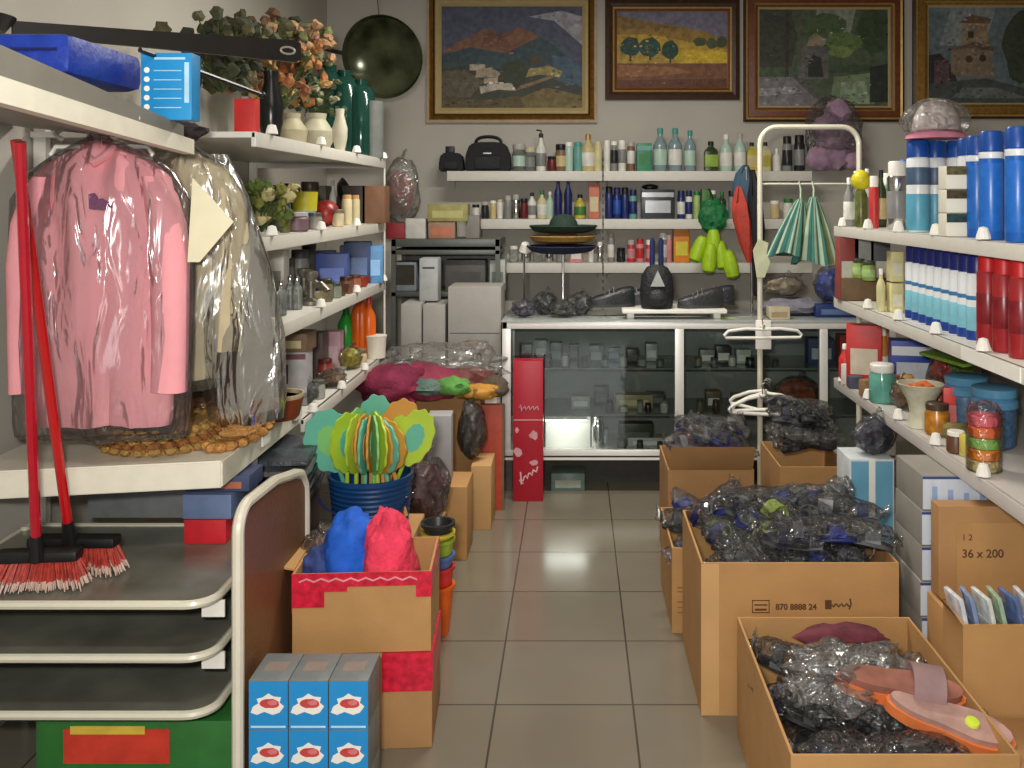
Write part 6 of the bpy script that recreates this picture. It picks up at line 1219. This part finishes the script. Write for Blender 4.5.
sandal_heap('the biggest box', BX0 + .06, BX1 - .05, 3.1, 3.52, PZ(563, 3.04) - .045, 5, 3, ['navy', 'white and navy', 'black', 'lime and black', 'grey', 'navy'], g1_, .06, 11, slope=.07, lim=(BX0 + .008, BX1 - .008, 3.048, 3.552))
sandal_heap('the nearest right-hand box', EX0 + .12, .94, 2.3, 2.84, .1, 3, 3, ['black', 'grey', 'black'], g1_, .06, 19, tilt=.2, lay='lower ', lim=(EX0 + .008, 1.022, 2.208, 2.922))
sandal_heap('the nearest right-hand box', EX0 + .09, .97, 2.27, 2.82, .19, 3, 4, ['black', 'grey', 'white and navy', 'black'], g1_, .06, 13, lim=(EX0 + .008, 1.022, 2.208, 2.922))
b = bm_(); blob(b, (0, 0, .03), (.13, .05, .035), .3, 2.6, 15, 3, floor=0.); mono('fabric_bundle', 'dark plum cloth lying along the back wall of the nearest right-hand box', 'cloth', b, mt((104, 44, 56), .8, var=.3), (.8, 2.86, .305), sharp=1.4)
b = bm_(); blob(b, (0, 0, .09), (.17, .14, .07), .5, 2.6, 27, 4, floor=0.); mono('plastic_bag', 'big empty crumpled clear bag on top of the nearest right-hand box', 'plastic bag', b, film('loose_film', body=.1, gloss=.9, rough=.14, scale=22, bump=.9, stretch=(1, 1, 1)), (.74, 2.56, .27), sharp=1.6)
t = thing('sandal', 'orange-soled grey sandal lying sole up on the nearest box', 'sandal', (PX(905, 2.42), 2.47, .36), (.25, .12, -.12)); b = bm_(); prism(b, sole_outline(.33, .11), 2, 0, .03); link('sole', b, mt((222, 118, 62), .55, var=.08), t); b = bm_(); prism(b, sole_outline(.31, .097), 2, .0305, .05); link('footbed', b, mt((150, 96, 80), .6, var=.3, scale=14), t)
b = bm_(); sheet(b, lambda u, v: Vector((.06 + (v - .5) * .08, .058 * math.cos(PI * u), .045 + .05 * math.sin(PI * u))), 12, 3, .005); link('strap', b, mt((150, 120, 120), .6), t)
t = thing('sandal', 'second orange-soled sandal with a lime badge, leaning beside the first', 'sandal', (PX(944, 2.4), 2.38, .325), (.3, .2, -.35)); b = bm_(); prism(b, sole_outline(.31, .11), 2, 0, .03); link('sole', b, mt((226, 126, 70), .55, var=.08), t); b = bm_(); prism(b, sole_outline(.29, .096), 2, .0305, .046); link('footbed', b, mt((176, 140, 130), .6, var=.25, scale=14), t); b = bm_(); lathe(b, [(.018, .0462), (.016, .052), (0, .053)], 12, c=(.05, 0, 0)); link('lime_badge', b, mt((206, 226, 70), .4), t)
b = bm_(); box(b, (-.11, -.2, 0), (.13, .2, .26), bev=.004); cs = thing('box_support', 'plain cardboard box behind the orange-soled sandals at the bottom right', 'carton', (1.18, 2.35, 0)); link('box_body', b, CARD2, cs)

# white-and-blue shoe boxes
WB = mt((206, 214, 226), .45, var=.16, scale=16, stretch=(1, 1, .15)); WB_SHADED = mt((146, 142, 134), .6, var=.08, scale=8)  # grey body colour paints in the shaded sides of the white boxes
bx0_, bx1_ = 1.093, 1.36
for i in range(7):
    h = .1095; z = i * .1118
    t = thing('shoe_box', 'white and pale blue box, %s from the floor in the tall stack' % ORD[i], 'box', ((bx0_ + bx1_) / 2 + R.uniform(-.004, .004), 3.0, z), 0, 'stack of white and blue boxes')
    b = bm_(); w = (bx1_ - bx0_) / 2; box(b, (-w, 0, 0), (w, .245, h), bev=.003); link('box_body', b, WB_SHADED, t)
    b = bm_(); box(b, (-w + .002, -.0014, .003), (w - .002, .001, h - .012)); link('printed_front', b, WB, t)
    b = bm_(); box(b, (-w + .001, -.0022, h - .011), (w - .001, .0, h - .004)); link('navy_line', b, mt((50, 74, 130), .5), t)
    b = bm_()
    cp = [(-w + .025, .014)]
    for k in range(5): x_ = -w + .03 + k * .05; cp += [(x_, .02), (x_, .075 - .01 * (k % 3)), (x_ + .017, .075 - .01 * (k % 3)), (x_ + .017, .02)]
    prism(b, cp + [(w - .02, .014)], 1, -.002, -.0008)
    link('blue_stripe_pattern', b, mt((150, 170, 206), .45), t)
t = None
for i in range(2):
    h = .33; t = thing('display_box', 'pale blue box with a white ribbon behind the tall stack, %s of two' % ['lower', 'upper'][i], 'box', (PX(871, 3.56), 3.42, i * .332), 0, 'pale blue boxes with ribbon'); t.location.y = 3.62; t.location.x = PX(872, 3.62)
    b = bm_(); box(b, (-.085, 0, 0), (.085, .18, h), bev=.003); link('box_body', b, mt((206, 214, 216), .4), t)
    b = bm_(); box(b, (-.079, -.0014, .006), (.079, .001, h - .008)); link('blue_panel', b, mt((110, 168, 196), .35, var=.12, scale=6), t)
    b = bm_(); box(b, (-.012, -.003, .0), (.012, -.0012, h)); link('ribbon', b, WHITE, t)
ball_bag('bagged_goods', 'clear bag of black and navy sandals on top of the pale blue ribboned boxes', (PX(874, 3.7), 3.7, .664), (.085, .065, .075), mt((30, 34, 60), .5, var=.7, scale=34), cat='bag', seed=111)
# brown carton and leaflets at the right edge
c1 = carton('carton', 'cardboard box with a printed size mark standing in front of the white and blue boxes', 1.11, 1.5, 2.9, 2.965, .43, .715, CARD2, opened=False)
hx = (1.5 - 1.11) / 2
b = bm_(); box(b, (-hx + .055, -.034, .01), (hx, -.0322, .235)); link('front_panel', b, CARD, BODY[c1.name])
text('36 x 200', .036, BODY[c1.name], INKB, fr(-hx + .07, -.0345, .14), bold=.0004, align='LEFT')
text('1 2', .026, BODY[c1.name], INKB, fr(-hx + .07, -.0345, .19), align='LEFT')
cu = carton('carton', 'plain cardboard box on the floor under the one with the size mark', 1.1, 1.5, 2.76, 2.97, 0, .428, CARD, opened=False)
c2 = carton('carton', 'open cardboard box holding shiny printed leaflet packs, at the right edge', 1.05, 1.45, 2.57, 2.71, 0.0, .5, CARD, flaps='L', fa=.6)
for i in range(9):
    c = [(200, 206, 214), (120, 140, 176), (206, 210, 206), (150, 176, 150), (90, 110, 156)][i % 5]
    b = bm_(); box(b, (-.006, -.045, 0), (.006, .05, .19), bev=.002); box(b, (-.0066, -.03, .05), (.0066, .035, .12))
    mono('leaflet_pack', 'glossy printed packet leaning in the open box at the right edge, %s from the left' % ORD[i], 'packet', b, mt(c, .12, var=.4, scale=30, coat=.5), (1.09 + i * .038, 2.635, .375), (0, -.22, .25 * (-1) ** i * .3), 'glossy packets')

# ================================================================== LIGHT AND CAMERA
t = thing('case_lamp', 'small strip lamp under the middle shelf inside the glass counter', 'lamp', (PX(566, 5.42), 5.4, CZ2 - .03)); b = bm_(); box(b, (-.12, -.012, 0), (.12, .012, .018), bev=.003); link('lamp_body', b, WHITE, t); b = bm_(); box(b, (-.115, -.009, -.006), (.115, .009, -.0005)); link('lamp_tube', b, emit('case_glow', (1, .97, .92), 40.), t)  # added light source, brightens the white card and lower left of the counter
for i, (x, y) in enumerate(((0., 1.2), (0.05, 4.4))):
    t = thing('ceiling_light', 'long white ceiling luminaire, %s' % ['above the camera end of the shop', 'above the counter end of the shop'][i], 'lamp', (x, y, CEIL - .001), 0, 'ceiling lights')
    b = bm_(); box(b, (-.62, -.09, -.06), (.62, .09, 0), bev=.01); link('lamp_housing', b, WHITE, t)
    b = bm_(); box(b, (-.6, -.075, -.075), (.6, .075, -.0605), bev=.006); link('diffuser', b, emit('lamp_%d' % i, (1., .96, .88), [5., 5.][i]), t)
def area(name, loc, rot, size, sy, power, colr):
    l = bpy.data.lights.new(name, 'AREA'); l.shape = 'RECTANGLE'; l.size = size; l.size_y = sy; l.energy = power; l.color = colr
    o = bpy.data.objects.new(name, l); C.objects.link(o); o.location = loc; o.rotation_euler = rot; return o
area('ceiling_lamp_front', (0, 1.2, CEIL - .09), (0, 0, 0), 1.2, .15, 18, (1, .95, .85))
area('ceiling_lamp_back', (.05, 4.4, CEIL - .09), (0, 0, 0), 1.2, .15, 62, (1, .95, .86))
area('shop_door_daylight', (0, -2.0, 1.35), (PI / 2, 0, 0), 1.5, 2.1, 34, (.97, .98, 1))
area('camera_flash', (-.12, .0, 1.8), (PI / 2 - .06, 0, 0), .16, .1, 60, (1, .96, .9))
w = bpy.data.worlds.new('World'); bpy.context.scene.world = w; w.use_nodes = True
w.node_tree.nodes['Background'].inputs[0].default_value = (.9, .93, 1, 1); w.node_tree.nodes['Background'].inputs[1].default_value = .1
cam = bpy.data.cameras.new('Camera'); cam.sensor_width = 36; cam.lens = F * 36 / 1024; cam.shift_x = -(CX - 512) / 1024; cam.shift_y = -(384 - HY) / 1024; cam.clip_start = .05
co = bpy.data.objects.new('Camera', cam); C.objects.link(co); co.location = (0, 0, H); co.rotation_euler = (PI / 2, 0, 0)
sc = bpy.context.scene; sc.camera = co
sc.view_settings.view_transform = 'Standard'; sc.view_settings.look = 'None'; sc.view_settings.gamma = 1; sc.view_settings.exposure = 0; sc.view_settings.use_curve_mapping = False
sc.cycles.transparent_max_bounces = 24; sc.cycles.max_bounces = 8; sc.cycles.caustics_reflective = False; sc.cycles.caustics_refractive = False; sc.cycles.sample_clamp_indirect = 6
